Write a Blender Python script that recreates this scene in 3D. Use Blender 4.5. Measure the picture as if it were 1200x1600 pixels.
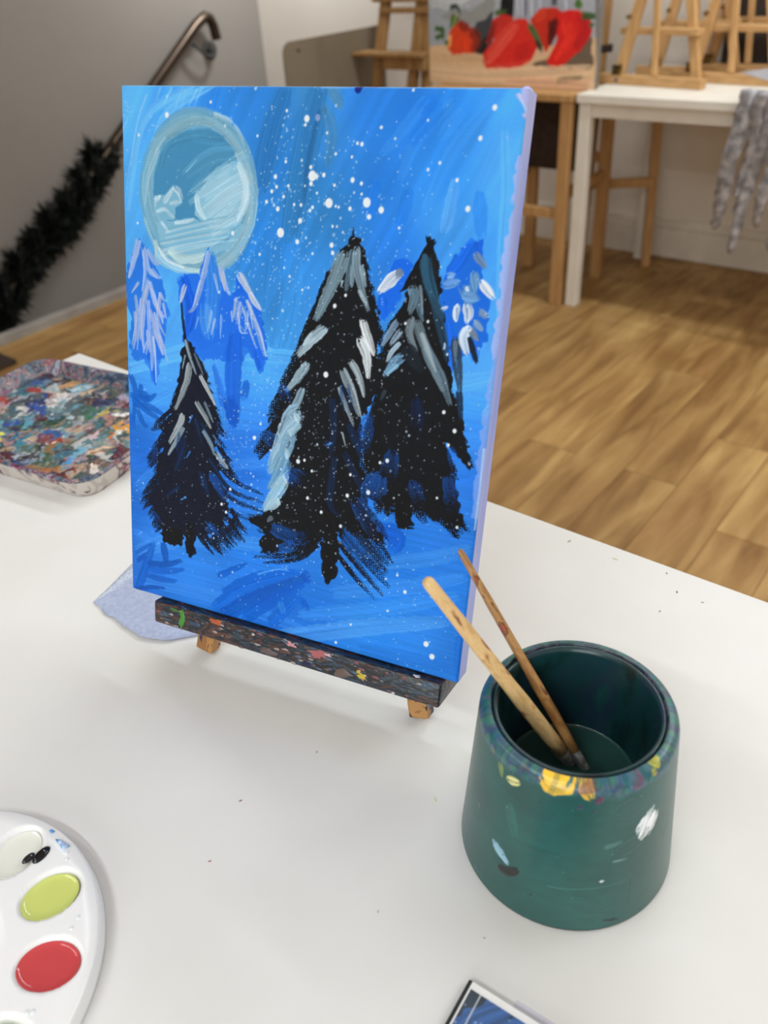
import bpy, bmesh, math, random
import numpy as np
from mathutils import Vector, Matrix, Euler
for o in list(bpy.data.objects): bpy.data.objects.remove(o)
SC = bpy.context.scene; COL = SC.collection
PI = math.pi
# ------------------------------------------------------------------ camera, world, lights, exposure
T = 0.73                                   # height of the white craft table above the floor
ALPHA = -0.6998                            # heading of the back wall
DV = Vector((math.cos(ALPHA), math.sin(ALPHA), 0)); NV = Vector((-math.sin(ALPHA), math.cos(ALPHA), 0))
def room(d, n, z=0.0): return DV*d + NV*n + Vector((0, 0, z))
pitch, roll = 0.6139, 0.0699
fw = Vector((0, math.cos(pitch), -math.sin(pitch))); rt = Vector((1, 0, 0)); dn = fw.cross(rt)
R2 = rt*math.cos(roll) + dn*math.sin(roll); D2 = dn*math.cos(roll) - rt*math.sin(roll)
cd = bpy.data.cameras.new('camera'); cam = bpy.data.objects.new('camera', cd); COL.objects.link(cam)
M = Matrix.Identity(4)
for i in range(3): M[i][0] = R2[i]; M[i][1] = -D2[i]; M[i][2] = -fw[i]
M.translation = (0, 0, T + 0.4708); cam.matrix_world = M
cd.sensor_fit = 'HORIZONTAL'; cd.sensor_width = 36; cd.lens = 36*1280.2/1200; cd.clip_start = 0.02
cd.dof.use_dof = True; cd.dof.focus_distance = 0.60; cd.dof.aperture_fstop = 9.0
SC.camera = cam
w = bpy.data.worlds.new('world'); SC.world = w; w.use_nodes = True
w.node_tree.nodes['Background'].inputs[0].default_value = (1, 0.97, 0.93, 1)
w.node_tree.nodes['Background'].inputs[1].default_value = 0.3
def strip(d, n, length, energy, along_d=True, width=0.10, z=2.52, tilt=0, col=(.88, .96, 1)):
    ld = bpy.data.lights.new('ceiling_or_fill_strip', 'AREA'); ld.shape = 'RECTANGLE'; ld.size = length; ld.size_y = width
    ld.energy = energy; ld.color = col
    o = bpy.data.objects.new('ceiling_or_fill_strip', ld); COL.objects.link(o); o.location = room(d, n, z)
    o.rotation_euler = (0, tilt, ALPHA + (0 if along_d else PI/2)); return o
strip(-0.2, -1.40, 1.5, 25)
strip(-1.6, -0.80, 1.5, 9)
strip(-1.3, 1.00, 1.5, 7)
strip(1.5, 1.85, 1.5, 24)
strip(-2.75, 3.20, 0.3, 26, z=1.85, tilt=1.2)   # unseen fill added to brighten the stair wall near the corner
strip(-0.6, 2.50, 1.5, 32)
strip(1.2, 2.75, 1.5, 22)
wl = strip(1.0, -2.45, 1.8, 42, width=1.4, z=1.45, col=(.9, .96, 1)); wl.name = 'added_front_fill'; wl.rotation_euler = (PI/2, 0, ALPHA)  # unseen fill added in front to lighten the wall under the desk
SC.view_settings.view_transform = 'Standard'; SC.view_settings.look = 'None'
SC.view_settings.gamma = 1; SC.view_settings.exposure = 0.06; SC.view_settings.use_curve_mapping = False
# ------------------------------------------------------------------ materials
def lin(c):
    c = [x/255 for x in c]
    return tuple(x/12.92 if x <= .04045 else ((x+.055)/1.055)**2.4 for x in c)
def base_mat(name, rough=.5, spec=.5, **kw):
    m = bpy.data.materials.new(name); m.use_nodes = True; nt = m.node_tree; b = nt.nodes['Principled BSDF']
    b.inputs['Roughness'].default_value = rough; b.inputs['Specular IOR Level'].default_value = spec
    for k, v in kw.items(): b.inputs[k.replace('_', ' ')].default_value = v
    return m, nt, b
def ramp(nt, src, stops, const=False):
    r = nt.nodes.new('ShaderNodeValToRGB'); e = r.color_ramp
    if const: e.interpolation = 'CONSTANT'
    while len(e.elements) < len(stops): e.elements.new(.5)
    for el, (p, c) in zip(e.elements, stops): el.position = p; el.color = (*lin(c), 1)
    nt.links.new(src, r.inputs[0]); return r.outputs[0]
def noise(nt, scale, detail=3, dist=0, vec=(1, 1, 1), rough=.5, coord='Object'):
    t = nt.nodes.new('ShaderNodeTexCoord'); mp = nt.nodes.new('ShaderNodeMapping'); mp.inputs['Scale'].default_value = vec
    nt.links.new(t.outputs[coord], mp.inputs[0])
    n = nt.nodes.new('ShaderNodeTexNoise'); n.inputs['Scale'].default_value = scale; n.inputs['Detail'].default_value = detail
    n.inputs['Distortion'].default_value = dist; n.inputs['Roughness'].default_value = rough
    nt.links.new(mp.outputs[0], n.inputs['Vector']); return n.outputs['Fac']
def bump(nt, b, h, strength=.2, dist=.001):
    k = nt.nodes.new('ShaderNodeBump'); k.inputs['Strength'].default_value = strength; k.inputs['Distance'].default_value = dist
    nt.links.new(h, k.inputs['Height']); nt.links.new(k.outputs[0], b.inputs['Normal'])
def nmat(name, stops, scale=20, rough=.5, spec=.5, detail=4, dist=0, vec=(1, 1, 1), bmp=0, const=False, bd=.001, **kw):
    m, nt, b = base_mat(name, rough, spec, **kw); f = noise(nt, scale, detail, dist, vec)
    nt.links.new(ramp(nt, f, stops, const), b.inputs['Base Color'])
    if bmp: bump(nt, b, f, bmp, bd)
    return m
def attr_mat(name, rough=.5, spec=.5, weave=0, bmp=0, **kw):
    m, nt, b = base_mat(name, rough, spec, **kw); a = nt.nodes.new('ShaderNodeAttribute'); a.attribute_name = 'Col'
    nt.links.new(a.outputs['Color'], b.inputs['Base Color'])
    if weave:
        t = nt.nodes.new('ShaderNodeTexCoord'); outs = []
        for ax, s in (('X', 300), ('Y', 262)):
            wv = nt.nodes.new('ShaderNodeTexWave'); wv.bands_direction = ax; wv.inputs['Scale'].default_value = s; wv.inputs['Distortion'].default_value = .6
            nt.links.new(t.outputs['Object'], wv.inputs['Vector']); outs.append(wv.outputs['Fac'])
        ad = nt.nodes.new('ShaderNodeMath'); ad.operation = 'ADD'; nt.links.new(outs[0], ad.inputs[0]); nt.links.new(outs[1], ad.inputs[1])
        bump(nt, b, ad.outputs[0], weave, .0006)
    elif bmp: bump(nt, b, noise(nt, 140, 3), bmp, .0006)
    return m
def wood(name, a, b_, scale=6, vec=(12, 12, 1), rough=.55):
    return nmat(name, [(.3, a), (.7, b_)], scale, rough, .3, 5, .4, vec, .08)

M_table = nmat('white_laminate', [(.35, (227, 225, 223)), (.7, (222, 220, 217))], 9, .4, .25, 6, 0, (1, 1, 1))
M_table2 = nmat('table_edge', [(.4, (226, 224, 219)), (.6, (216, 213, 206))], 30, .4)
M_whitemetal = nmat('white_lacquer', [(.4, (226, 219, 208)), (.7, (216, 208, 196))], 8, .4)
M_wall = nmat('warm_white_paint', [(.3, (224, 214, 202)), (.7, (215, 205, 193))], 2.2, .8, .2, 4, 0, (1, 1, 1), .05)
M_walll = nmat('shade_toned_wall_paint', [(.3, (130, 122, 115)), (.7, (123, 115, 108))], 1.6, .7, .3, 4)  # left wall: dimness of the stairwell put into the base colour
M_skirt = nmat('white_gloss_paint', [(.35, (226, 218, 206)), (.7, (204, 194, 180))], 6, .45)
M_ceil = nmat('ceiling_paint', [(.4, (235, 232, 226)), (.6, (230, 226, 220))], 3, .9)
M_trim = nmat('grey_trim', [(.4, (150, 144, 138)), (.6, (136, 130, 124))], 8, .5)
M_oak = wood('oak_wood', (160, 118, 72), (190, 148, 98), 5, (14, 14, 1.2))
M_beech = wood('beech_wood', (176, 134, 86), (202, 160, 110), 5, (3, 14, 14))
M_beechz = wood('beech_wood_upright', (174, 130, 82), (202, 160, 108), 5, (14, 14, 1.5))
M_old = wood('old_pine', (134, 98, 58), (172, 132, 84), 5, (14, 14, 1.5))
M_canvas_raw = nmat('raw_canvas', [(.4, (214, 206, 190)), (.6, (196, 188, 172))], 300, .9, .1)
M_side = nmat('lavender_paint', [(.3, (150, 166, 234)), (.5, (176, 182, 236)), (.7, (120, 150, 232))], 14, .5, .4, 5, .6, (1, .25, 1), .3)
M_topside = nmat('pale_blue_paint', [(.3, (190, 205, 245)), (.7, (140, 176, 240))], 30, .5, .4, 4, .5)
M_ledge = nmat('crusted_paint', [(0, (18, 20, 26)), (.36, (28, 26, 28)), (.42, (44, 62, 78)), (.47, (22, 24, 30)), (.52, (34, 42, 52)), (.56, (84, 50, 40)), (.6, (30, 30, 36)), (.66, (60, 84, 104)), (.7, (130, 70, 66))], 85, .36, .55, 7, 1.6, (.35, 1, 1), .7, True, .002)
M_leg = nmat('paint_smeared_wood', [(0, (34, 30, 44)), (.4, (52, 46, 72)), (.46, (150, 104, 60)), (.56, (176, 128, 74)), (.64, (60, 40, 36)), (.7, (120, 74, 40))], 60, .45, .4, 5, 1, (1, .5, 1), .3, True)
M_trayrim = nmat('smeared_tray_rim', [(0, (40, 44, 60)), (.34, (52, 66, 92)), (.41, (96, 112, 130)), (.46, (60, 62, 74)), (.5, (150, 138, 138)), (.535, (128, 50, 60)), (.565, (110, 120, 136)), (.6, (50, 44, 58)), (.63, (150, 70, 110)), (.66, (150, 168, 180)), (.7, (46, 60, 70))], 26, .35, .5, 7, 1.8, (1, 1, 1), .5, True)
M_trayout = nmat('smeared_tray_side', [(0, (90, 40, 70)), (.36, (176, 166, 160)), (.44, (196, 188, 180)), (.56, (160, 148, 146)), (.6, (70, 60, 66)), (.64, (150, 70, 90)), (.68, (190, 180, 170))], 30, .4, .5, 6, 1.2, (1, 1, 1), .3, True)
M_paint = attr_mat('wet_mixed_paint', .22, .6)
M_art = attr_mat('acrylic_on_canvas', .5, .18, .42)
M_berry = attr_mat('matt_print', .6, .3)
M_bucket = attr_mat('teal_plastic', .3, .5, 0, .06)
M_cup = nmat('stained_cup', [(.3, (12, 26, 30)), (.45, (20, 56, 58)), (.58, (30, 50, 66)), (.66, (24, 66, 66)), (.74, (60, 70, 86)), (.8, (100, 112, 122))], 40, .25, .5, 7, .2, (1, 1, .5), .1)
M_cuprim = nmat('stained_rim', [(.3, (18, 30, 38)), (.4, (40, 70, 82)), (.5, (26, 40, 50)), (.56, (92, 86, 102)), (.62, (34, 84, 86)), (.7, (60, 60, 70))], 70, .3, .5, 6, 1.2, (1, 1, 1), .25)
M_water, nt_, b_ = base_mat('dirty_water', .04, .5, Base_Color=(*lin((44, 84, 80)), 1), Transmission_Weight=.2, IOR=1.33)
M_handle_pale = nmat('pale_varnished_wood', [(.3, (200, 160, 104)), (.52, (222, 188, 134)), (.6, (206, 164, 110)), (.66, (130, 80, 52))], 190, .3, .5, 4, .3, (1, 1, .35))
M_handle_old = nmat('stained_varnished_wood', [(.25, (120, 80, 46)), (.45, (160, 116, 68)), (.57, (184, 140, 86)), (.62, (96, 66, 40)), (.68, (160, 76, 50))], 190, .3, .5, 5, .5, (1, 1, .35))
M_ferrule = nmat('dull_ferrule', [(.3, (70, 78, 80)), (.5, (120, 124, 124)), (.64, (206, 208, 206)), (.7, (60, 90, 110))], 120, .35, .5, 4, 0, (1, 1, 1), 0, Metallic=.2)
M_bristle = nmat('dark_bristles', [(.4, (40, 34, 30)), (.6, (84, 70, 54))], 200, .7)
M_pal, nt_, b_ = base_mat('white_plastic', .22, .5, Base_Color=(*lin((240, 239, 240)), 1), Subsurface_Weight=.15, Subsurface_Scale=.006)
M_bluewash = nmat('blue_smear', [(.35, (210, 225, 242)), (.6, (70, 140, 214))], 90, .3, .5, 5, 1)
M_black, nt_, b_ = base_mat('black_plastic', .4, .5, Base_Color=(*lin((18, 16, 20)), 1))
M_paper = nmat('white_paper', [(.4, (238, 236, 234)), (.6, (228, 226, 226))], 40, .7)
M_sleeve = nmat('clear_sleeve', [(.4, (226, 224, 236)), (.6, (214, 212, 226))], 20, .2, .6, 3, 0, (1, 1, 1), 0, Alpha=.75)
M_tissue = nmat('blue_tissue', [(.3, (160, 170, 200)), (.7, (180, 188, 212))], 260, .9, .1, 4, 0, (1, 1, 1), .2)
M_tissue2 = nmat('blue_tissue_fold', [(.35, (170, 180, 204)), (.6, (200, 208, 224))], 420, .9, .1, 4, 0, (1, 1, 1), .2)
M_steel = nmat('bronzed_steel', [(.4, (78, 64, 54)), (.6, (68, 56, 47))], 10, .34, .5, 3, 0, (1, 1, 1), 0, Metallic=.85)
M_steel2 = nmat('grey_steel', [(.4, (96, 98, 98)), (.6, (80, 82, 84))], 10, .35, .5, 3, 0, (1, 1, 1), 0, Metallic=.8)
M_needle = nmat('dark_needles', [(.4, (5, 8, 6)), (.6, (13, 20, 13))], 30, .6, .3)
M_board = nmat('taupe_laminate', [(.35, (128, 115, 97)), (.7, (119, 106, 89))], 3, .5)
M_boardedge = nmat('board_edge', [(.4, (120, 106, 88)), (.6, (110, 96, 80))], 20, .5)
M_dark = nmat('dark_brown_mat', [(.4, (42, 28, 20)), (.6, (56, 38, 28))], 40, .8)
M_grey = nmat('mottled_grey_paper', [(.3, (104, 102, 104)), (.5, (150, 146, 148)), (.68, (190, 186, 190)), (.78, (70, 70, 72))], 34, .7, .3, 6, .4)
M_greyflat = nmat('grey_paper', [(.4, (138, 134, 137)), (.6, (124, 120, 124))], 20, .6)
M_brass = nmat('brass_fitting', [(.4, (150, 124, 70)), (.6, (110, 90, 56))], 60, .35, .5, 3, 0, (1, 1, 1), 0, Metallic=.9)
M_bottle, nt_, b_ = base_mat('white_bottle_plastic', .35, .5, Base_Color=(*lin((214, 208, 200)), 1))
def solid(name, c, rough=.15, spec=.5):
    m, nt, b = base_mat(name, rough, spec, Base_Color=(*lin(c), 1)); return m
def floor_mat():
    m, nt, b = base_mat('oak_plank', .5, .3)
    oi = nt.nodes.new('ShaderNodeObjectInfo'); tc = nt.nodes.new('ShaderNodeTexCoord')
    sc = nt.nodes.new('ShaderNodeVectorMath'); sc.operation = 'SCALE'; sc.inputs['Scale'].default_value = 9
    cb = nt.nodes.new('ShaderNodeCombineXYZ'); nt.links.new(oi.outputs['Random'], cb.inputs[0]); nt.links.new(oi.outputs['Random'], cb.inputs[1]); nt.links.new(cb.outputs[0], sc.inputs[0])
    ad = nt.nodes.new('ShaderNodeVectorMath'); nt.links.new(tc.outputs['Object'], ad.inputs[0]); nt.links.new(sc.outputs[0], ad.inputs[1])
    def nz(vec, s, det, dist):
        mp = nt.nodes.new('ShaderNodeMapping'); mp.inputs['Scale'].default_value = vec; nt.links.new(ad.outputs[0], mp.inputs[0])
        n = nt.nodes.new('ShaderNodeTexNoise'); n.inputs['Scale'].default_value = s; n.inputs['Detail'].default_value = det; n.inputs['Distortion'].default_value = dist
        nt.links.new(mp.outputs[0], n.inputs['Vector']); return n.outputs['Fac']
    c1 = ramp(nt, nz((9, 1.2, 1), 2.2, 5, .8), [(.3, (141, 108, 65)), (.5, (170, 137, 88)), (.7, (190, 160, 109))])
    c2 = ramp(nt, nz((2.2, .9, 1), 2.4, 3, .3), [(.3, (176, 140, 96)), (.7, (255, 246, 226))])
    mx = nt.nodes.new('ShaderNodeMix'); mx.data_type = 'RGBA'; mx.blend_type = 'MULTIPLY'; mx.inputs[0].default_value = .7
    nt.links.new(c1, mx.inputs[6]); nt.links.new(c2, mx.inputs[7])
    hs = nt.nodes.new('ShaderNodeHueSaturation'); mr = nt.nodes.new('ShaderNodeMapRange'); mr.inputs[3].default_value = .92; mr.inputs[4].default_value = 1.06
    nt.links.new(oi.outputs['Random'], mr.inputs[0]); nt.links.new(mr.outputs[0], hs.inputs['Value']); nt.links.new(mx.outputs[2], hs.inputs['Color'])
    nt.links.new(hs.outputs[0], b.inputs['Base Color']); return m
M_floor = floor_mat()
# ------------------------------------------------------------------ mesh helpers
def tagp(o, label=None, cat=None, group=None, kind=None):
    if label: o['label'] = label
    if cat: o['category'] = cat
    if group: o['group'] = group
    if kind: o['kind'] = kind
    return o
def thing(name, label, cat, loc=(0, 0, 0), rot=(0, 0, 0), group=None, mat=None):
    o = bpy.data.objects.new(name, None); COL.objects.link(o); o.empty_display_size = .05
    if mat is not None: o.matrix_world = mat
    else: o.location = loc; o.rotation_euler = rot
    return tagp(o, label, cat, group)
def obj(name, bm, m, parent=None, smooth=False, label=None):
    me = bpy.data.meshes.new(name)
    if isinstance(bm, bmesh.types.BMesh):
        bmesh.ops.recalc_face_normals(bm, faces=bm.faces); bm.to_mesh(me); bm.free()
    else: me.from_pydata(bm[0], [], bm[1]); me.update()
    if smooth:
        for p in me.polygons: p.use_smooth = True
    for mm in (m if isinstance(m, (list, tuple)) else [m]): me.materials.append(mm)
    o = bpy.data.objects.new(name, me); COL.objects.link(o)
    if parent: o.parent = parent
    if label: o['label'] = label
    return o
def box(x0, x1, y0, y1, z0, z1, bev=.002, seg=2, bm=None):
    nb = bmesh.new(); r = bmesh.ops.create_cube(nb, size=1)
    bmesh.ops.scale(nb, vec=(x1-x0, y1-y0, z1-z0), verts=nb.verts)
    bmesh.ops.translate(nb, vec=((x0+x1)/2, (y0+y1)/2, (z0+z1)/2), verts=nb.verts)
    if bev: bmesh.ops.bevel(nb, geom=nb.edges[:], offset=bev, segments=seg, affect='EDGES', profile=.5)
    if bm is None: return nb
    me = bpy.data.meshes.new('t'); nb.to_mesh(me); nb.free(); bm.from_mesh(me); bpy.data.meshes.remove(me); return bm
def beam(p0, p1, wx, wy, up=(0, 0, 1), bev=.002, bm=None):
    p0 = Vector(p0); p1 = Vector(p1); L = (p1-p0).length; z = (p1-p0)/L; x = Vector(up).cross(z)
    if x.length < 1e-4: x = Vector((1, 0, 0))
    x.normalize(); y = z.cross(x); nb = box(-wx/2, wx/2, -wy/2, wy/2, 0, L, bev)
    mt = Matrix((x, y, z)).transposed().to_4x4(); mt.translation = p0
    bmesh.ops.transform(nb, matrix=mt, verts=nb.verts)
    if bm is None: return nb
    me = bpy.data.meshes.new('t'); nb.to_mesh(me); nb.free(); bm.from_mesh(me); bpy.data.meshes.remove(me); return bm
def tube(pts, radii, seg=12, cap=True, sub=1):
    pts = [Vector(p) for p in pts]
    if not isinstance(radii, (list, tuple)): radii = [radii]*len(pts)
    bm = bmesh.new(); rings = []; px = None
    for i, p in enumerate(pts):
        t = (pts[min(i+1, len(pts)-1)] - pts[max(i-1, 0)]).normalized()
        if px is None: px = t.orthogonal().normalized()
        px = (px - t*px.dot(t)).normalized(); py = t.cross(px)
        rings.append([bm.verts.new(p + (px*math.cos(2*PI*k/seg) + py*math.sin(2*PI*k/seg))*radii[i]) for k in range(seg)])
    for a, b in zip(rings, rings[1:]):
        for k in range(seg): bm.faces.new((a[k], a[(k+1) % seg], b[(k+1) % seg], b[k]))
    if cap: bm.faces.new(rings[0][::-1]); bm.faces.new(rings[-1])
    return bm
def lathe(prof, seg=64, cap0=False, cap1=False):
    bm = bmesh.new(); rings = [[bm.verts.new((r*math.cos(2*PI*k/seg), r*math.sin(2*PI*k/seg), z)) for k in range(seg)] for r, z in prof]
    for a, b in zip(rings, rings[1:]):
        for k in range(seg): bm.faces.new((a[k], a[(k+1) % seg], b[(k+1) % seg], b[k]))
    if cap0: bm.faces.new(rings[0][::-1])
    if cap1: bm.faces.new(rings[-1])
    return bm
def catmull(p, n=6):
    p = [np.array(q, float) for q in p]
    if len(p) == 2: return [p[0]+(p[1]-p[0])*i/n for i in range(n+1)]
    q = [2*p[0]-p[1]] + p + [2*p[-1]-p[-2]]; out = []
    for i in range(1, len(q)-2):
        a, b, c, d = q[i-1:i+3]
        for k in range(n):
            t = k/n; out.append(.5*((2*b)+(c-a)*t+(2*a-5*b+4*c-d)*t*t+(3*b-a-3*c+d)*t**3))
    out.append(p[-1]); return out
def cpy(o, parent=None):
    c = o.copy(); COL.objects.link(c)
    if parent: c.parent = parent
    for ch in list(o.children): cpy(ch, c)
    return c
# ------------------------------------------------------------------ paint engine: strokes laid as pigment and relief on a fine mesh
rng = np.random.default_rng(11)
def vnoise(h, w, cy, cx):
    g = rng.random((cy+2, cx+2)); y = np.linspace(0, cy, h); x = np.linspace(0, cx, w)
    yi = y.astype(int); xi = x.astype(int); fy = (y-yi)[:, None]; fx = (x-xi)[None]
    fy = fy*fy*(3-2*fy); fx = fx*fx*(3-2*fx)
    a = g[np.ix_(yi, xi)]; b = g[np.ix_(yi, xi+1)]; c = g[np.ix_(yi+1, xi)]; d = g[np.ix_(yi+1, xi+1)]
    return (a*(1-fx)+b*fx)*(1-fy) + (c*(1-fx)+d*fx)*fy
class Paint:
    def __init__(s, w, h, col=(128, 128, 128)):
        s.w, s.h = w, h; s.C = np.ones((h, w, 3), np.float32)*np.array(col, np.float32); s.Z = np.zeros((h, w), np.float32)
        yy, xx = np.mgrid[0:h, 0:w]; s.grain = (.5*rng.random((h, w)) + .25*((xx % 3) > 0) + .25*((yy % 3) > 0)).astype(np.float32)
        s.wob = vnoise(h, w, h//6, w//6)
    def win(s, P, m):
        x0 = max(0, int(P[:, 0].min()-m)); x1 = min(s.w, int(P[:, 0].max()+m)+2); y0 = max(0, int(P[:, 1].min()-m)); y1 = min(s.h, int(P[:, 1].max()+m)+2)
        return x0, x1, y0, y1
    def lay(s, sl, cov, col, z, bn):
        col = np.array(col, np.float32)*(1 + .3*(bn[..., None]-.5))
        s.C[sl] += (np.clip(col, 0, 255)-s.C[sl])*cov[..., None]; s.Z[sl] = s.Z[sl]*(1-.5*cov) + cov*z*(.5+bn)
    def stroke(s, pts, w0, w1, col, a=1, dry=0, z=.3):
        P = np.array(catmull(pts, 5)); mw = max(w0, w1)/2+1; x0, x1, y0, y1 = s.win(P, mw)
        if x1 <= x0 or y1 <= y0: return
        yy, xx = np.mgrid[y0:y1, x0:x1].astype(np.float32); wob = (s.wob[y0:y1, x0:x1]-.5)
        best = np.full(xx.shape, 1e9, np.float32); tt = np.zeros_like(best); ss = np.zeros_like(best); n = len(P)-1
        ea = np.full(xx.shape, -99., np.float32); eb = ea.copy()
        for i in range(n):
            ax, ay = P[i]; bx, by = P[i+1]-P[i]; L2 = bx*bx+by*by+1e-6
            tr_ = ((xx-ax)*bx+(yy-ay)*by)/L2; t = np.clip(tr_, 0, 1)
            if i == 0: ea = -tr_*math.sqrt(L2)
            if i == n-1: eb = (tr_-1)*math.sqrt(L2)
            dx = xx-ax-t*bx; dy = yy-ay-t*by; dd = np.hypot(dx, dy)
            m = dd < best; best = np.where(m, dd, best); tt = np.where(m, (i+t)/n, tt); ss = np.where(m, np.sign(dx*by-dy*bx)*dd, ss)
        leaf = 1.15*(.42+.58*np.sqrt(np.clip(4*(tt*.92+.05)*(1-tt*.92-.05), 0, 1))) if mw > 3 else 1.0
        hw = np.maximum((w0+(w1-w0)*tt)/2*leaf, .45); sg = ss/hw; ed = np.abs(best)/hw + wob*.25
        nb = int(max(3, mw*1.1)); b1 = rng.random(nb+2); b2 = rng.random(nb+2); u = np.clip(sg*.5+.5, 0, 1)*nb
        k = np.arange(nb+2); bn = np.interp(u, k, b1)*(1-tt)+np.interp(u, k, b2)*tt
        cov = np.clip((1-ed)*hw*.9+.35, 0, 1)*(ed < 1.25)
        cov = cov*np.clip(hw*(1.1*b1[np.minimum(u.astype(int), nb)]-.35)-ea+.5, 0, 1)*np.clip(hw*(1.5*b2[np.minimum(u.astype(int), nb)]-.9)-eb+.5, 0, 1)
        if mw > 3: cov = cov*(.72+.28*np.clip(bn*2, 0, 1))
        if dry:
            th = dry*(.25+.75*tt); cov = cov*np.clip((.34*bn+.66*s.grain[y0:y1, x0:x1]-th*.75)/.16+.5, 0, 1)
        s.lay(np.s_[y0:y1, x0:x1], cov*a, col, z, bn)
    def poly(s, pts, col, a=1, rough=.5):
        P = np.array(pts, float); x0, x1, y0, y1 = s.win(P, 2+rough)
        if x1 <= x0 or y1 <= y0: return
        yy, xx = np.mgrid[y0:y1, x0:x1].astype(np.float32)
        xx = xx + (s.wob[y0:y1, x0:x1]-.5)*3*rough; yy = yy + (s.wob[y0:y1, x0:x1][::-1]-.5)*3*rough
        ins = np.zeros(xx.shape, bool); dm = np.full(xx.shape, 1e9)
        for (ax, ay), (bx, by) in zip(P, np.roll(P, -1, 0)):
            ins ^= ((ay > yy) != (by > yy)) & (xx < (bx-ax)*(yy-ay)/((by-ay) or 1e-9)+ax)
            ex, ey = bx-ax, by-ay; t = np.clip(((xx-ax)*ex+(yy-ay)*ey)/(ex*ex+ey*ey+1e-9), 0, 1); dm = np.minimum(dm, np.hypot(xx-ax-t*ex, yy-ay-t*ey))
        cov = np.clip(np.where(ins, dm, -dm)+.5, 0, 1)
        s.lay(np.s_[y0:y1, x0:x1], cov*a, col, .2, np.full(xx.shape, .5))
    def dot(s, x, y, r, col, a=1, z=.8):
        r = max(r, .55); x0, x1, y0, y1 = s.win(np.array([[x, y]]), r+1)
        if x1 <= x0 or y1 <= y0: return
        yy, xx = np.mgrid[y0:y1, x0:x1]; q = np.hypot(xx-x, (yy-y)*.88); cov = np.clip(r-q+.5, 0, 1)*a
        s.lay(np.s_[y0:y1, x0:x1], cov, col, z, np.full(xx.shape, .5))
    def fringe(s, edge, vec, n, w, col, dry):
        E = catmull(edge, 8); R = random.Random(len(edge)*91+n)
        for i in range(n):
            p = E[int((i+R.random())/n*(len(E)-1))]; k = R.uniform(.7, 1.15); j = R.uniform(-.18, .18)
            b = (p[0]+vec[0]*k, p[1]+vec[1]*k); e = (p[0]-vec[0]*R.uniform(.0, .16)+vec[1]*j*.3, p[1]-vec[1]*R.uniform(0, .16)-vec[0]*j*.3)
            mid = ((b[0]+e[0])/2+vec[1]*.06, (b[1]+e[1])/2-vec[0]*.06)
            s.stroke([b, mid, e], w, w*.35, col, .97, dry*R.uniform(.7, 1.2), .35)
    def run(s, ops):
        for o in ops:
            if o[0] == 's': s.stroke(*o[1:])
            elif o[0] == 'p':
                if o[3]: s.poly(*o[1:])
            elif o[0] == 'd':
                for x, y, r in o[1]: s.dot(x, y, r, o[2], o[3])
            elif o[0] == 'f': s.fringe(*o[1:])
    def lincol(s):
        c = np.clip(s.C/255, 0, 1); return np.where(c <= .04045, c/12.92, ((c+.055)/1.055)**2.4)
def grid_mesh(name, co, quads, cols, m, parent=None):
    me = bpy.data.meshes.new(name); nv = len(co); nq = len(quads)
    me.vertices.add(nv); me.vertices.foreach_set('co', co.astype(np.float32).ravel())
    me.loops.add(nq*4); me.loops.foreach_set('vertex_index', quads.astype(np.int32).ravel())
    me.polygons.add(nq); me.polygons.foreach_set('loop_start', np.arange(nq, dtype=np.int32)*4)
    me.polygons.foreach_set('use_smooth', np.ones(nq, bool)); me.update(calc_edges=True); me.validate()
    at = me.attributes.new('Col', 'FLOAT_COLOR', 'POINT')
    at.data.foreach_set('color', np.concatenate([cols.reshape(-1, 3), np.ones((nv, 1))], 1).astype(np.float32).ravel())
    me.materials.append(m); o = bpy.data.objects.new(name, me); COL.objects.link(o)
    if parent: o.parent = parent
    return o
def quads_of(h, w, wrap=False):
    i = np.arange(h*w).reshape(h, w)
    if wrap: i = np.concatenate([i, i[:, :1]], 1)
    return np.stack([i[1:, :-1], i[1:, 1:], i[:-1, 1:], i[:-1, :-1]], -1).reshape(-1, 4)
SKY_FIELD=[
(7,13,90,160,235),
(3,124,85,160,235),
(10,268,90,165,235),
(19,335,85,155,235),
(80,12,70,145,230),
(145,11,50,125,220),
(215,11,45,115,205),
(266,10,70,130,190),
(259,43,45,110,185),
(236,85,42,108,190),
(271,111,50,115,180),
(221,171,45,120,210),
(233,245,55,125,205),
(245,290,65,140,220),
(300,42,60,125,200),
(298,137,50,115,185),
(331,29,42,112,214),
(393,28,40,115,222),
(451,27,46,124,224),
(506,26,75,150,235),
(368,93,42,116,218),
(443,89,46,126,224),
(502,99,80,155,235),
(440,128,70,145,230),
(389,159,40,110,215),
(503,164,70,145,235),
(502,217,75,150,238),
(511,286,85,155,238),
(505,68,85,155,235),
(109,324,80,150,235),
(227,317,80,155,238),
(265,327,75,150,235),
(499,317,75,150,238),
(388,333,60,130,225),
(24,369,60,130,225),
(22,460,35,95,195),
(190,379,60,130,225),
(211,427,45,110,215),
(182,450,35,95,195),
(240,414,55,120,220),
(20,556,35,95,195),
(42,571,50,115,210),
(206,582,42,112,214),
(110,615,48,118,216),
(17,657,40,100,200),
(143,646,50,115,215),
(500,362,50,120,225),
(515,421,45,110,215),
(488,499,45,110,210),
(440,527,38,108,210),
(487,567,42,112,212),
(412,614,40,114,212),
(377,646,48,122,216),
(458,628,50,120,215),
(505,660,45,110,205),
(319,639,38,104,206),
(239,651,35,95,195),
]
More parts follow.
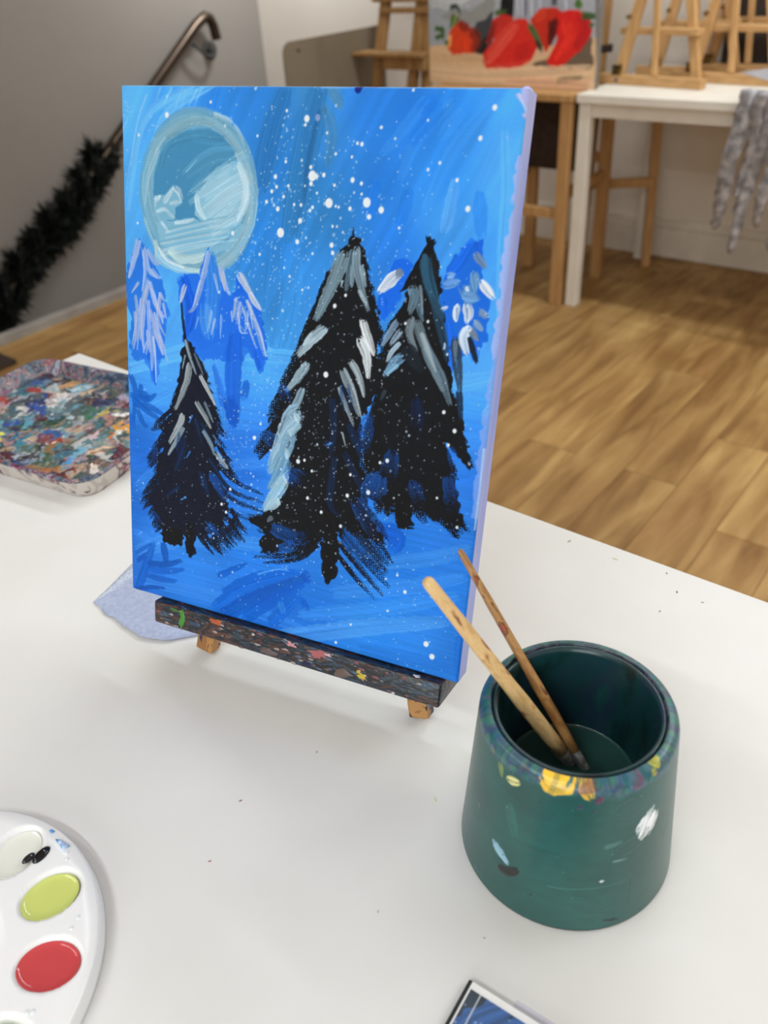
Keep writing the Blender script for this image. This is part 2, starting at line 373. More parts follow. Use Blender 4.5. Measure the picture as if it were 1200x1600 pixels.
CANVAS_ART=[
('s',[(108.2,1.2),(35.8,40.9),(7.8,147.1)],12.8,6.4,(120,180,240),0.5,0.5,0.3),
('s',[(135.7,-0.9),(72.2,29.5),(45.2,69.8)],12.8,6.4,(120,180,240),0.5,0.5,0.3),
('s',[(40.9,10.0),(24.8,43.8),(13.5,94.5)],3.2,2.3,(140,190,240),0.7,0.5,0.5),
('s',[(21.6,56.3),(12.1,90.3),(6.9,120.6)],1.8,1.4,(130,185,240),0.6,0.4,0.4),
('s',[(78.0,2.8),(66.9,20.8)],3.6,1.8,(130,185,238),0.6,0.6,0.5),
('s',[(95.3,2.7),(83.2,24.5)],3.6,1.8,(130,185,238),0.6,0.6,0.5),
('s',[(99.3,4.6),(91.3,26.4)],3.6,1.8,(130,185,238),0.6,0.6,0.5),
('s',[(115.1,4.5),(102.0,24.3)],3.6,1.8,(130,185,238),0.6,0.6,0.5),
('s',[(123.0,1.6),(111.3,22.2)],3.6,1.8,(130,185,238),0.6,0.6,0.5),
('s',[(61.7,1.9),(51.8,23.0)],3.6,1.8,(130,185,238),0.6,0.6,0.5),
('s',[(143.7,4.3),(118.1,70.0)],11.3,13.6,(40,115,215),0.4,0.4,0.3),
('s',[(237.5,1.9),(217.8,53.3),(205.0,115.0)],24.9,29.5,(44,102,170),0.8,0.25,0.3),
('s',[(279.6,1.6),(266.7,65.3),(249.8,165.3)],29.5,34.0,(48,108,172),0.8,0.3,0.3),
('s',[(283.2,23.6),(269.9,80.6),(267.4,123.7)],7.7,5.4,(40,85,140),0.6,0.5,0.5),
('s',[(287.6,20.7),(298.7,47.2),(296.1,82.2)],14.0,11.7,(75,120,160),0.5,0.5,0.3),
('s',[(295.8,1.9),(311.1,22.3)],14.0,9.3,(95,130,150),0.5,0.5,0.3),
('s',[(229.7,166.7),(227.1,230.4),(221.7,297.2)],24.9,27.2,(50,115,190),0.4,0.4,0.3),
('s',[(260.7,185.1),(253.7,249.3),(240.5,303.9)],20.4,24.9,(60,135,215),0.4,0.5,0.3),
('s',[(438.0,13.4),(403.5,50.1),(385.5,94.0)],14.0,11.7,(80,150,234),0.22,0.55,0.3),
('s',[(479.3,16.4),(443.3,61.8),(419.1,119.2)],14.0,11.7,(80,150,234),0.22,0.55,0.3),
('s',[(500.8,28.2),(479.2,82.4),(469.0,139.1)],14.0,11.7,(80,150,234),0.22,0.55,0.3),
('s',[(408.4,11.9),(383.3,45.1),(362.9,68.2)],14.0,11.7,(80,150,234),0.22,0.55,0.3),
('s',[(510.0,68.6),(491.4,115.1)],14.0,11.7,(80,150,234),0.22,0.55,0.3),
('s',[(451.5,22.0),(429.3,49.5)],14.0,11.7,(80,150,234),0.22,0.55,0.3),
('s',[(428.2,18.8),(395.3,55.9)],14.0,14.0,(30,105,215),0.4,0.4,0.3),
('s',[(399.5,101.0),(389.6,140.5)],14.0,14.0,(30,105,215),0.4,0.4,0.3),
('s',[(479.3,100.9),(486.8,145.6)],14.0,14.0,(30,105,215),0.4,0.4,0.3),
('s',[(421.1,11.8),(400.8,22.8)],14.0,14.0,(30,105,215),0.4,0.4,0.3),
('s',[(358.3,95.3),(352.1,134.9)],14.0,14.0,(30,105,215),0.4,0.4,0.3),
('s',[(500.6,42.2),(509.5,95.7),(512.6,151.3),(518.2,228.8)],14.0,14.0,(95,165,238),0.5,0.5,0.3),
('s',[(450.8,91.1),(446.4,129.1),(443.5,142.8)],14.0,11.7,(110,160,235),0.45,0.65,0.3),
('s',[(350.4,-1.2),(415.4,-2.0),(469.4,0.5)],6.1,4.7,(115,175,238),0.7,0.3,0.4),
('s',[(-2.4,-1.2),(128.1,-0.4),(295.4,-1.7)],3.6,2.7,(125,185,240),0.7,0.4,0.4),
('s',[(281.6,0.1),(323.4,0.2)],4.2,3.3,(130,185,240),0.6,0.3,0.3),
('s',[(471.3,-0.0),(512.8,-0.2)],3.7,4.2,(60,140,230),0.6,0.3,0.3),
('s',[(6.4,18.4),(12.1,21.4)],1.6,0.9,(170,205,240),0.7,0.5,0.4),
('s',[(8.5,22.9),(14.6,26.3)],1.6,0.9,(170,205,240),0.7,0.5,0.4),
('s',[(7.7,27.4),(14.2,31.2)],1.6,0.9,(170,205,240),0.7,0.5,0.4),
('s',[(-1.7,32.1),(8.2,36.3)],1.6,0.9,(170,205,240),0.7,0.5,0.4),
('s',[(10.0,36.5),(10.4,41.2)],1.6,0.9,(170,205,240),0.7,0.5,0.4),
('s',[(9.3,41.0),(3.3,46.3)],1.6,0.9,(170,205,240),0.7,0.5,0.4),
('s',[(3.6,45.7),(4.9,51.3)],1.6,0.9,(170,205,240),0.7,0.5,0.4),
('s',[(47.3,44.4),(57.8,46.2)],1.8,0.9,(165,200,240),0.8,0.3,0.3),
('s',[(7.6,349.7),(109.0,313.6),(235.8,304.2),(351.6,300.1)],20.8,16.6,(95,165,242),0.55,0.45,0.3),
('s',[(386.3,310.7),(466.9,307.0),(515.1,293.0)],24.0,19.2,(95,165,242),0.5,0.45,0.3),
('s',[(11.6,407.0),(109.2,357.4),(237.5,347.5)],24.0,19.2,(70,140,230),0.4,0.45,0.3),
('s',[(9.8,481.2),(109.4,436.1),(230.3,406.9)],24.0,19.2,(40,100,205),0.4,0.45,0.3),
('s',[(14.6,518.4),(65.9,484.9),(241.2,439.2)],20.8,16.6,(75,140,230),0.3,0.45,0.3),
('s',[(13.7,557.4),(109.6,499.8),(232.2,458.3)],19.2,15.4,(32,90,190),0.4,0.45,0.3),
('s',[(12.3,617.5),(109.8,575.5),(295.0,552.1)],24.0,19.2,(80,145,230),0.4,0.45,0.3),
('s',[(11.2,664.0),(143.4,656.0),(301.2,667.8)],20.8,16.6,(60,125,220),0.5,0.45,0.3),
('s',[(220.3,705.5),(377.1,641.8),(498.6,599.2)],24.0,19.2,(95,155,232),0.5,0.45,0.3),
('s',[(290.1,646.7),(411.2,604.9),(507.1,562.1)],20.8,16.6,(70,140,228),0.4,0.45,0.3),
('s',[(379.2,669.6),(461.6,664.1),(513.5,657.8)],20.8,16.6,(40,105,205),0.4,0.45,0.3),
('s',[(336.4,601.5),(443.3,565.3),(512.4,535.2)],20.8,16.6,(75,140,228),0.35,0.45,0.3),
('s',[(406.0,543.8),(473.1,519.2),(516.1,496.7)],19.2,15.4,(85,150,230),0.35,0.45,0.3),
('s',[(428.2,405.3),(478.7,415.8),(520.6,400.1)],16.0,12.8,(40,105,215),0.4,0.45,0.3),
('s',[(423.8,358.9),(489.7,371.1),(517.9,358.7)],24.0,19.2,(70,140,235),0.4,0.45,0.3),
('s',[(41.9,600.7),(7.1,588.5)],19.2,15.4,(60,125,220),0.4,0.45,0.3),
('p',[(199,107),(200,127),(197,146),(190,165),(179,181),(165,195),(148,204),(130,210),(110,210),(91,206),(72,196),(57,183),(44,166),(35,146),(31,125),(32,104),(37,84),(46,66),(58,51),(73,39),(91,32),(109,29),(128,30),(146,35),(162,45),(176,58),(188,74),(195,92)],(112,160,192),0.9,0.6),
('p',[(190,107),(191,122),(188,137),(182,152),(173,164),(161,175),(146,182),(131,186),(114,187),(98,184),(83,177),(70,166),(60,153),(53,139),(49,123),(50,106),(54,91),(62,76),(72,64),(85,55),(100,49),(115,47),(131,47),(146,51),(160,59),(171,69),(181,81),(187,95)],(66,124,170),0.95,0.5),
('s',[(40.6,87.2),(45.0,76.7),(50.7,67.0),(57.6,58.4),(65.4,50.8),(74.1,44.5),(83.5,39.6),(93.4,36.0),(103.7,33.9)],8.8,6.4,(145,180,200),0.6,0.45,0.35),
('s',[(158.9,53.2),(170.5,64.0),(179.9,77.0),(186.7,91.6),(190.8,107.4),(191.9,123.8),(189.8,140.0),(184.7,155.4),(176.7,169.5)],12.7,6.4,(125,168,192),0.6,0.45,0.35),
('s',[(55.1,69.7),(62.8,60.3),(71.7,52.4),(81.6,46.2),(92.2,41.7),(103.4,39.0),(114.8,38.2),(126.2,39.3),(137.4,42.2)],7.2,6.4,(125,168,192),0.6,0.45,0.35),
('s',[(145.5,195.0),(121.2,200.5),(96.0,197.0),(73.0,184.9),(54.6,165.4),(43.2,140.7),(39.9,113.8),(44.9,87.6),(57.4,65.0)],13.5,6.4,(145,180,200),0.6,0.45,0.35),
('s',[(153.3,192.7),(131.0,200.8),(107.1,201.1),(83.8,193.5),(63.6,178.5),(48.5,157.8),(40.1,133.2),(39.0,107.5),(45.3,83.0)],11.7,6.4,(105,150,180),0.6,0.45,0.35),
('s',[(76.4,37.5),(101.7,29.3),(128.1,29.8),(153.1,39.0),(174.4,55.6),(190.2,78.3),(199.0,104.9),(199.9,133.1),(192.5,160.2)],13.6,6.4,(145,180,200),0.6,0.45,0.35),
('s',[(58.6,166.7),(46.7,144.0),(42.2,118.8),(45.4,93.7),(55.7,71.4),(71.9,54.1),(92.2,43.2),(114.5,39.7),(136.9,43.5)],9.1,6.4,(145,180,200),0.6,0.45,0.35),
('s',[(49.6,74.6),(55.4,65.7),(62.3,57.9),(70.0,51.1),(78.5,45.5),(87.6,41.2),(97.1,38.2),(106.9,36.6),(116.8,36.3)],12.1,6.4,(145,180,200),0.6,0.45,0.35),
('s',[(80.1,187.5),(68.0,178.2),(57.7,166.6),(49.8,153.1),(44.4,138.3),(41.9,122.8),(42.2,107.2),(45.3,92.1),(51.0,78.1)],12.2,6.4,(105,150,180),0.6,0.45,0.35),
('s',[(85.3,39.7),(95.9,36.2),(106.7,34.4),(117.7,34.1),(128.6,35.6),(139.3,38.6),(149.4,43.1),(158.9,49.0),(167.6,56.2)],14.2,6.4,(125,168,192),0.6,0.45,0.35),
('s',[(73.3,197.3),(58.3,185.1),(46.0,169.8),(37.0,152.1),(31.8,132.9),(30.5,113.2),(33.2,93.9),(39.7,75.9),(49.5,60.0)],11.2,6.4,(95,145,180),0.6,0.45,0.35),
('s',[(43.5,85.7),(48.0,75.7),(53.8,66.6),(60.6,58.4),(68.4,51.3),(77.0,45.4),(86.2,40.9),(95.8,37.7),(105.8,35.9)],7.5,6.4,(105,150,180),0.6,0.45,0.35),
('s',[(189.0,84.0),(193.4,96.2),(196.0,108.9),(196.9,121.9),(196.0,134.9),(193.2,147.5),(188.6,159.6),(182.3,170.9),(174.5,181.0)],9.0,6.4,(95,145,180),0.6,0.45,0.35),
('s',[(78.6,191.0),(63.2,178.7),(51.0,163.0),(42.6,144.7),(38.5,125.0),(38.9,105.0),(43.7,86.0),(52.4,69.0),(64.7,54.8)],12.8,6.4,(125,168,192),0.6,0.45,0.35),
('s',[(121.9,33.2),(137.5,36.6),(152.2,43.2),(165.5,52.6),(176.9,64.6),(186.0,78.6),(192.4,94.2),(195.9,110.9),(196.3,127.9)],9.3,6.4,(95,145,180),0.6,0.45,0.35),
('s',[(194.2,156.3),(186.5,171.8),(175.9,185.3),(162.9,196.4),(147.9,204.6),(131.5,209.3),(114.4,210.4),(97.1,207.8),(80.6,201.4)],11.6,6.4,(105,150,180),0.6,0.45,0.35),
('s',[(178.9,72.1),(187.6,88.9),(192.6,107.4),(193.5,126.6),(190.3,145.6),(183.0,163.2),(171.9,178.5),(157.5,190.6),(140.7,198.7)],9.4,6.4,(145,180,200),0.6,0.45,0.35),
('s',[(130.1,38.0),(148.1,44.7),(164.2,55.8),(177.4,70.6),(187.0,88.3),(192.3,108.0),(193.0,128.4),(189.0,148.3),(180.5,166.6)],12.4,6.4,(145,180,200),0.6,0.45,0.35),
('s',[(173.5,188.7),(164.0,196.5),(153.6,202.7),(142.3,207.4),(130.4,210.2),(118.1,211.2),(105.7,210.3),(93.5,207.4),(81.7,202.7)],14.3,6.4,(135,175,198),0.6,0.45,0.35),
('s',[(200.3,124.2),(196.7,148.2),(187.1,170.3),(172.0,188.8),(152.5,202.2),(129.8,209.3),(105.8,209.3),(82.4,202.0),(61.7,187.9)],9.7,6.4,(145,180,200),0.6,0.45,0.35),
('s',[(52.0,167.3),(45.9,156.5),(41.2,145.0),(38.2,132.9),(36.8,120.5),(37.1,108.2),(39.1,96.2),(42.7,84.6),(47.7,73.9)],13.8,6.4,(125,168,192),0.6,0.45,0.35),
('s',[(85.8,201.7),(72.5,194.4),(60.5,184.6),(50.3,172.7),(42.1,159.2),(36.3,144.4),(33.1,128.9),(32.4,113.1),(34.3,97.6)],14.3,6.4,(135,175,198),0.6,0.45,0.35),
('s',[(51.3,57.8),(69.6,41.4),(91.3,31.4),(114.7,28.3),(138.0,32.3),(159.4,42.7),(177.5,58.9),(191.0,79.6),(198.8,103.4)],8.0,6.4,(95,145,180),0.6,0.45,0.35),
('s',[(192.6,137.3),(187.9,153.9),(179.9,169.1),(168.9,182.1),(155.5,192.4),(140.1,199.3),(123.4,202.5),(106.3,201.8),(89.6,197.0)],8.2,6.4,(135,175,198),0.6,0.45,0.35),
('s',[(195.4,94.0),(199.1,112.7),(199.0,131.9),(195.1,150.6),(187.4,168.0),(176.3,183.2),(162.1,195.5),(145.6,204.2),(127.4,208.7)],10.7,6.4,(145,180,200),0.6,0.45,0.35),
('s',[(109.0,203.6),(92.1,199.5),(76.3,191.7),(62.3,180.3),(50.9,166.1),(42.5,149.6),(37.7,131.7),(36.5,113.3),(39.0,95.3)],8.3,6.4,(95,145,180),0.6,0.45,0.35),
('s',[(133.9,49.5),(74.8,63.1),(57.7,97.0)],13.6,11.3,(72,128,170),0.6,0.4,0.3),
('s',[(154.8,58.9),(107.4,56.1)],13.6,11.3,(72,128,170),0.6,0.4,0.3),
('p',[(112,122),(134,102),(166,82),(179,82),(191,106),(193,126),(183,147),(162,167),(138,180),(124,153),(113,145)],(140,186,214),0.9,1),
('s',[(183.5,73.9),(155.5,88.9),(126.6,106.5)],11.3,7.7,(145,190,216),0.4,0.5,0.3),
('s',[(187.5,77.5),(159.5,92.6),(130.7,110.3)],11.3,7.7,(116,166,202),0.4,0.5,0.3),
('s',[(185.0,81.4),(156.9,96.6),(128.0,114.3)],11.3,7.7,(124,174,208),0.4,0.5,0.3),
('s',[(163.1,86.0),(134.4,101.4),(104.8,119.5)],11.3,7.7,(176,208,226),0.4,0.5,0.3),
('s',[(175.3,89.4),(146.9,104.8),(117.6,122.8)],11.3,7.7,(145,190,216),0.4,0.5,0.3),
('s',[(185.3,92.8),(157.1,108.2),(128.1,126.2)],11.3,7.7,(176,208,226),0.4,0.5,0.3),
('s',[(162.6,97.6),(133.7,113.3),(104.0,131.6)],11.3,7.7,(176,208,226),0.4,0.5,0.3),
('s',[(180.6,100.7),(152.3,116.3),(123.0,134.5)],11.3,7.7,(155,198,222),0.4,0.5,0.3),
('s',[(182.6,104.4),(154.2,120.1),(125.0,138.4)],11.3,7.7,(176,208,226),0.4,0.5,0.3),
('s',[(177.0,108.6),(148.4,124.4),(119.0,142.8)],11.3,7.7,(176,208,226),0.4,0.5,0.3),
('s',[(184.9,112.0),(156.5,127.9),(127.3,146.3)],11.3,7.7,(176,208,226),0.4,0.5,0.3),
('s',[(183.1,116.0),(154.7,131.9),(125.4,150.5)],11.3,7.7,(176,208,226),0.4,0.5,0.3),
('s',[(188.6,119.6),(160.2,135.6),(131.0,154.2)],11.3,7.7,(176,208,226),0.4,0.5,0.3),
('s',[(179.9,124.0),(151.3,140.1),(121.8,158.9)],11.3,7.7,(145,190,216),0.4,0.5,0.3),
('s',[(185.8,127.6),(157.3,143.7),(127.9,162.5)],11.3,7.7,(116,166,202),0.4,0.5,0.3),
('s',[(177.2,132.0),(148.4,148.3),(118.8,167.2)],11.3,7.7,(176,208,226),0.4,0.5,0.3),
('s',[(170.9,136.3),(142.0,152.7),(112.1,171.8)],11.3,7.7,(176,208,226),0.4,0.5,0.3),
('s',[(175.0,140.0),(146.1,156.5),(116.3,175.7)],11.3,7.7,(145,190,216),0.4,0.5,0.3),
('s',[(180.4,143.6),(151.6,160.1),(121.9,179.4)],11.3,7.7,(176,208,226),0.4,0.5,0.3),
('s',[(171.8,148.1),(142.8,164.8),(112.8,184.2)],11.3,7.7,(176,208,226),0.4,0.5,0.3),
('s',[(183.2,151.4),(154.4,168.0),(124.7,187.4)],11.3,7.7,(116,166,202),0.4,0.5,0.3),
('s',[(172.1,156.1),(143.0,172.9),(112.9,192.5)],11.3,7.7,(124,174,208),0.4,0.5,0.3),
('s',[(168.0,72.4),(134.2,77.6),(96.6,99.5)],20.4,15.9,(92,146,186),0.45,0.55,0.3),
('s',[(144.8,81.2),(107.5,115.7)],9.1,5.9,(84,138,178),0.5,0.5,0.3),
('s',[(176.0,84.1),(186.8,105.8),(186.1,126.2),(174.9,147.5)],11.3,10.0,(200,222,234),0.7,0.45,0.8),
('s',[(115.7,123.7),(119.1,138.3),(129.5,150.3)],9.1,5.9,(190,216,230),0.7,0.2,0.7),
('p',[(53,157),(83,153),(113,149),(135,156),(141,180),(162,172),(180,149),(188,155),(168,182),(124,194),(82,193),(60,181)],(132,178,208),0.85,1),
('s',[(66.8,165.2),(102.1,156.4),(160.7,144.2)],3.6,2.7,(110,162,196),0.6,0.5,0.4),
('s',[(67.8,168.6),(102.1,159.8),(154.4,148.0)],3.6,2.7,(180,208,224),0.6,0.5,0.4),
('s',[(68.0,172.1),(102.1,163.3),(142.5,152.1)],3.6,2.7,(110,162,196),0.6,0.5,0.4),
('s',[(67.5,175.7),(102.1,166.7),(153.0,154.8)],3.6,2.7,(180,208,224),0.6,0.5,0.4),
('s',[(57.5,179.9),(102.1,170.2),(160.3,157.7)],3.6,2.7,(110,162,196),0.6,0.5,0.4),
('s',[(58.6,183.4),(102.1,173.7),(164.4,160.8)],3.6,2.7,(180,208,224),0.6,0.5,0.4),
('s',[(62.5,186.7),(102.1,177.1),(170.3,163.8)],3.6,2.7,(110,162,196),0.6,0.5,0.4),
('s',[(63.7,190.1),(102.1,180.6),(164.3,167.6)],3.6,2.7,(180,208,224),0.6,0.5,0.4),
('s',[(59.6,194.0),(102.1,184.1),(172.6,170.4)],3.6,2.7,(160,198,220),0.6,0.5,0.4),
('s',[(58.3,197.7),(102.1,187.6),(152.0,175.3)],3.6,2.7,(180,208,224),0.6,0.5,0.4),
('p',[(50,134),(57,125),(72,122),(80,113),(90,120),(94,131),(83,138),(80,153),(57,157),(50,149)],(128,176,206),0.85,1),
('s',[(51.6,131.3),(60.2,125.5)],7.7,4.5,(205,224,234),0.6,0.45,0.9),
('s',[(65.8,132.7),(74.3,121.6),(81.4,113.8)],8.5,5.0,(205,224,234),0.6,0.45,0.9),
('s',[(82.7,114.8),(89.7,120.8),(93.2,131.2)],9.2,5.4,(205,224,234),0.6,0.45,0.9),
('s',[(54.2,145.3),(65.7,141.3),(74.1,144.1)],6.2,3.6,(205,224,234),0.6,0.45,0.9),
('s',[(74.2,134.4),(85.4,131.7),(92.4,130.8)],5.4,3.2,(205,224,234),0.6,0.45,0.9),
('s',[(71.3,145.3),(82.6,151.1)],4.6,2.7,(205,224,234),0.6,0.45,0.9),
('s',[(82.5,156.5),(102.1,153.1),(113.1,149.2)],5.4,3.2,(205,224,234),0.6,0.45,0.9),
('s',[(53.1,127.0),(52.0,140.0)],3.9,2.3,(205,224,234),0.6,0.45,0.9),
('s',[(61.2,156.8),(73.9,169.1)],4.6,2.7,(205,224,234),0.6,0.45,0.9),
('s',[(99.3,96.3),(107.5,88.7),(115.5,81.3)],2.0,1.1,(150,190,215),0.8,0.3,0.4),
('s',[(49.4,179.6),(59.3,201.2),(87.9,212.3),(124.6,211.4)],10.2,7.5,(205,230,228),0.6,0.4,0.7),
('s',[(73.8,190.0),(90.8,198.7),(116.1,196.6),(129.9,191.2)],11.6,8.5,(212,234,230),0.6,0.4,0.7),
('s',[(56.5,188.0),(70.8,202.5),(96.5,209.3)],4.8,3.5,(225,235,235),0.6,0.4,0.7),
('s',[(33.9,154.1),(42.2,173.5),(53.6,192.7)],6.1,4.5,(150,185,205),0.6,0.4,0.7),
('s',[(140.1,30.6),(159.6,36.1),(167.3,40.8)],6.1,4.5,(200,218,225),0.6,0.4,0.7),
('s',[(168.6,41.8),(177.8,52.3),(184.4,64.9)],4.8,3.5,(190,212,222),0.6,0.4,0.7),
('s',[(171.9,72.3),(181.2,87.9),(189.2,99.6)],4.8,3.5,(165,198,218),0.6,0.4,0.7),
('s',[(193.3,107.5),(200.3,127.4),(193.5,158.8),(170.5,188.0)],6.8,5.0,(125,175,215),0.6,0.4,0.7),
('s',[(144.1,34.4),(180.4,58.2),(198.1,97.2),(198.2,144.0)],8.2,6.0,(120,165,195),0.6,0.4,0.7),
('s',[(52.2,186.1),(52.0,201.8),(59.2,209.1)],4.1,3.0,(185,195,190),0.6,0.4,0.7),
('s',[(58.1,71.9),(40.6,106.2),(35.7,136.5)],6.8,5.0,(150,185,205),0.6,0.4,0.7),
('s',[(69.3,59.2),(107.3,40.1),(144.1,37.4)],10.2,7.5,(125,165,185),0.6,0.4,0.7),
('p',[(25,179),(2,224),(2,262),(10,282),(6,324),(15,337),(64,331),(69,269),(60,226),(42,196)],(28,90,202),0.75,2),
('p',[(133,183),(119,216),(88,221),(88,251),(102,277),(93,301),(125,323),(165,318),(176,317),(169,236),(146,203)],(30,94,214),0.85,2),
('p',[(179,210),(168,249),(170,274),(184,297),(209,312),(225,310),(212,249)],(28,90,212),0.9,2),
('p',[(20,256),(12,317),(32,336),(48,367),(62,324),(72,271),(66,246)],(40,104,218),0.75,2),
('s',[(35.6,314.2),(43.6,340.0),(48.2,366.6)],10.0,3.0,(28,90,202),0.9,0.2,0.3),
('p',[(92,243),(101,288),(121,314),(133,305),(158,294),(164,319),(189,316),(197,302),(213,331),(220,317),(222,299),(204,233)],(36,98,214),0.8,2),
('s',[(135.4,186.4),(141.3,227.6),(136.4,284.6)],15.9,24.9,(60,126,216),0.7,0.3,0.3),
('s',[(129.5,254.7),(136.1,294.4)],22.5,17.5,(80,140,220),0.6,0.5,0.3),
('s',[(175.8,284.7),(173.9,335.8),(175.4,404.2)],25.0,20.0,(28,84,196),0.85,0.15,0.5),
('s',[(195.4,340.6),(190.0,364.8)],10.0,12.5,(26,82,190),0.8,0.3,0.3),
('s',[(142.7,327.1),(152.5,351.9),(159.2,380.0)],7.5,12.5,(36,92,200),0.7,0.4,0.3),
('s',[(168.4,368.0),(177.0,404.0)],22.5,12.5,(22,76,180),0.9,0.1,0.6),
('s',[(206.2,298.6),(216.0,325.0)],11.5,10.0,(30,88,206),0.9,0.2,0.4),
('s',[(96.5,220.5),(107.9,260.1),(99.3,293.5)],13.6,15.9,(22,76,196),0.8,0.3,0.3),
('s',[(24.5,181.4),(16.5,204.6),(6.7,230.7)],11.6,5.4,(165,180,228),0.85,0.35,0.9),
('s',[(31.7,189.9),(40.0,216.3),(54.6,226.5)],8.8,4.1,(165,180,228),0.85,0.35,0.9),
('s',[(33.0,194.2),(34.0,221.4),(29.0,244.9)],7.5,3.5,(150,172,228),0.85,0.35,0.9),
('s',[(37.5,191.7),(49.0,206.5),(57.7,209.2)],7.5,3.5,(165,180,228),0.85,0.35,0.9),
('s',[(45.9,215.8),(54.6,224.2),(60.4,225.9)],5.4,2.5,(150,172,228),0.85,0.35,0.9),
('s',[(39.8,230.1),(31.9,249.3),(22.4,271.4)],7.5,3.5,(150,172,228),0.85,0.35,0.9),
('s',[(41.2,232.2),(51.1,261.4),(64.3,276.3)],7.5,3.5,(165,180,228),0.85,0.35,0.9),
('s',[(38.1,237.1),(28.4,273.1),(24.6,309.4)],7.5,3.5,(175,185,222),0.85,0.35,0.9),
('s',[(45.5,241.1),(57.0,267.8),(65.8,273.8)],5.4,2.5,(165,180,228),0.85,0.35,0.9),
('s',[(31.6,263.4),(27.9,297.0),(30.4,325.7)],7.5,3.5,(165,180,228),0.85,0.35,0.9),
('s',[(40.6,267.1),(52.1,299.0),(62.3,324.1)],7.5,3.5,(165,180,228),0.85,0.35,0.9),
('s',[(48.0,271.1),(55.1,293.9),(66.8,318.7)],5.4,2.5,(165,180,228),0.85,0.35,0.9),
('s',[(57.3,244.6),(66.0,255.2)],5.4,2.5,(165,180,228),0.85,0.35,0.9),
('s',[(16.3,272.0),(17.1,303.0),(11.9,323.1)],6.8,3.2,(175,185,222),0.85,0.35,0.9),
('s',[(37.1,295.9),(41.1,324.3)],7.5,3.5,(165,180,228),0.85,0.35,0.9),
('s',[(23.3,233.9),(10.8,249.0)],4.8,2.2,(175,185,222),0.85,0.35,0.9),
('s',[(58.4,267.6),(62.7,283.6)],6.1,2.9,(165,180,228),0.85,0.35,0.9),
('s',[(16.9,250.7),(19.6,276.5),(10.1,317.3)],6.0,2.4,(180,190,225),0.8,0.4,0.7),
('s',[(26.8,254.9),(22.6,291.9),(18.5,324.4)],6.0,2.4,(165,180,228),0.8,0.4,0.7),
('s',[(38.4,256.4),(39.2,300.6),(33.7,327.9)],7.5,3.0,(150,170,228),0.8,0.4,0.7),
('s',[(46.1,289.3),(43.7,334.6),(43.5,348.2)],7.5,3.0,(150,170,228),0.8,0.4,0.7),
('s',[(39.2,303.2),(28.7,325.8)],5.2,2.1,(150,170,228),0.8,0.4,0.7),
('s',[(49.3,294.1),(60.5,324.5)],6.8,2.7,(150,170,228),0.8,0.4,0.7),
('s',[(58.2,246.7),(54.5,277.9),(65.7,300.1)],6.8,2.7,(180,190,225),0.8,0.4,0.7),
('s',[(54.2,298.8),(70.3,333.9)],4.5,1.8,(180,190,225),0.8,0.4,0.7),
('s',[(62.9,256.5),(67.6,276.5)],5.2,2.1,(165,180,228),0.8,0.4,0.7),
('s',[(45.9,302.4),(48.8,326.0),(50.0,363.6)],4.5,1.8,(180,190,225),0.8,0.4,0.7),
('s',[(134.0,187.6),(127.4,213.3),(113.6,255.0),(102.2,265.3)],8.3,4.1,(165,180,228),0.85,0.35,0.9),
('s',[(152.0,204.6),(157.7,221.7),(166.1,236.3)],9.5,4.8,(165,180,228),0.85,0.35,0.9),
('s',[(142.5,212.0),(149.7,235.7)],5.1,2.5,(150,175,228),0.85,0.35,0.9),
('s',[(97.9,231.6),(93.6,243.3),(90.1,255.1)],7.6,3.8,(185,192,220),0.85,0.35,0.9),
('s',[(121.9,222.7),(110.7,257.6)],4.4,2.2,(165,180,228),0.85,0.35,0.9),
('s',[(154.8,208.8),(159.3,232.5)],6.3,3.2,(185,192,220),0.85,0.35,0.9),
('s',[(180.4,210.9),(190.0,223.1),(202.4,238.3)],11.4,5.7,(190,198,222),0.88,0.3,1),
('s',[(197.0,233.3),(205.2,243.4),(213.4,250.3)],8.9,4.4,(190,198,222),0.88,0.3,1),
('s',[(175.7,239.8),(172.2,264.7)],4.4,2.2,(190,198,222),0.88,0.3,1),
('s',[(182.5,243.5),(176.3,266.5)],5.1,2.5,(165,180,228),0.88,0.3,1),
('s',[(186.7,249.7),(198.3,277.5),(208.3,298.9)],5.1,2.5,(160,180,228),0.88,0.3,1),
('s',[(180.2,257.1),(183.4,279.2),(194.3,280.2)],3.8,1.9,(160,180,228),0.88,0.3,1),
('s',[(191.8,240.4),(201.7,259.3),(213.1,280.3),(222.0,306.2)],6.3,3.2,(190,198,222),0.88,0.3,1),
('s',[(169.3,256.0),(170.9,269.3)],3.8,1.9,(165,180,228),0.88,0.3,1),
('s',[(197.6,255.3),(202.2,274.8)],3.8,1.9,(160,180,228),0.88,0.3,1),
('s',[(173.1,242.3),(182.4,236.9)],2.5,1.3,(160,180,228),0.88,0.3,1),
('s',[(180.8,242.1),(172.4,267.6)],4.9,2.1,(140,170,228),0.75,0.45,0.6),
('s',[(186.9,248.8),(175.5,272.2)],4.9,2.1,(165,180,228),0.75,0.45,0.6),
('s',[(193.0,253.1),(190.7,280.5)],5.6,2.4,(140,170,228),0.75,0.45,0.6),
('s',[(201.9,257.0),(211.7,285.5),(219.8,306.9)],6.3,2.7,(140,170,228),0.75,0.45,0.6),
('s',[(178.5,269.4),(190.7,278.0),(193.3,265.3)],2.8,1.2,(140,170,228),0.75,0.45,0.6),
('s',[(138.8,258.8),(132.9,287.1)],4.9,2.1,(140,170,228),0.75,0.45,0.6),
('s',[(145.0,268.1),(139.1,289.0)],4.2,1.8,(165,180,228),0.75,0.45,0.6),
('s',[(154.1,262.1),(153.1,292.4)],4.2,1.8,(140,170,228),0.75,0.45,0.6),
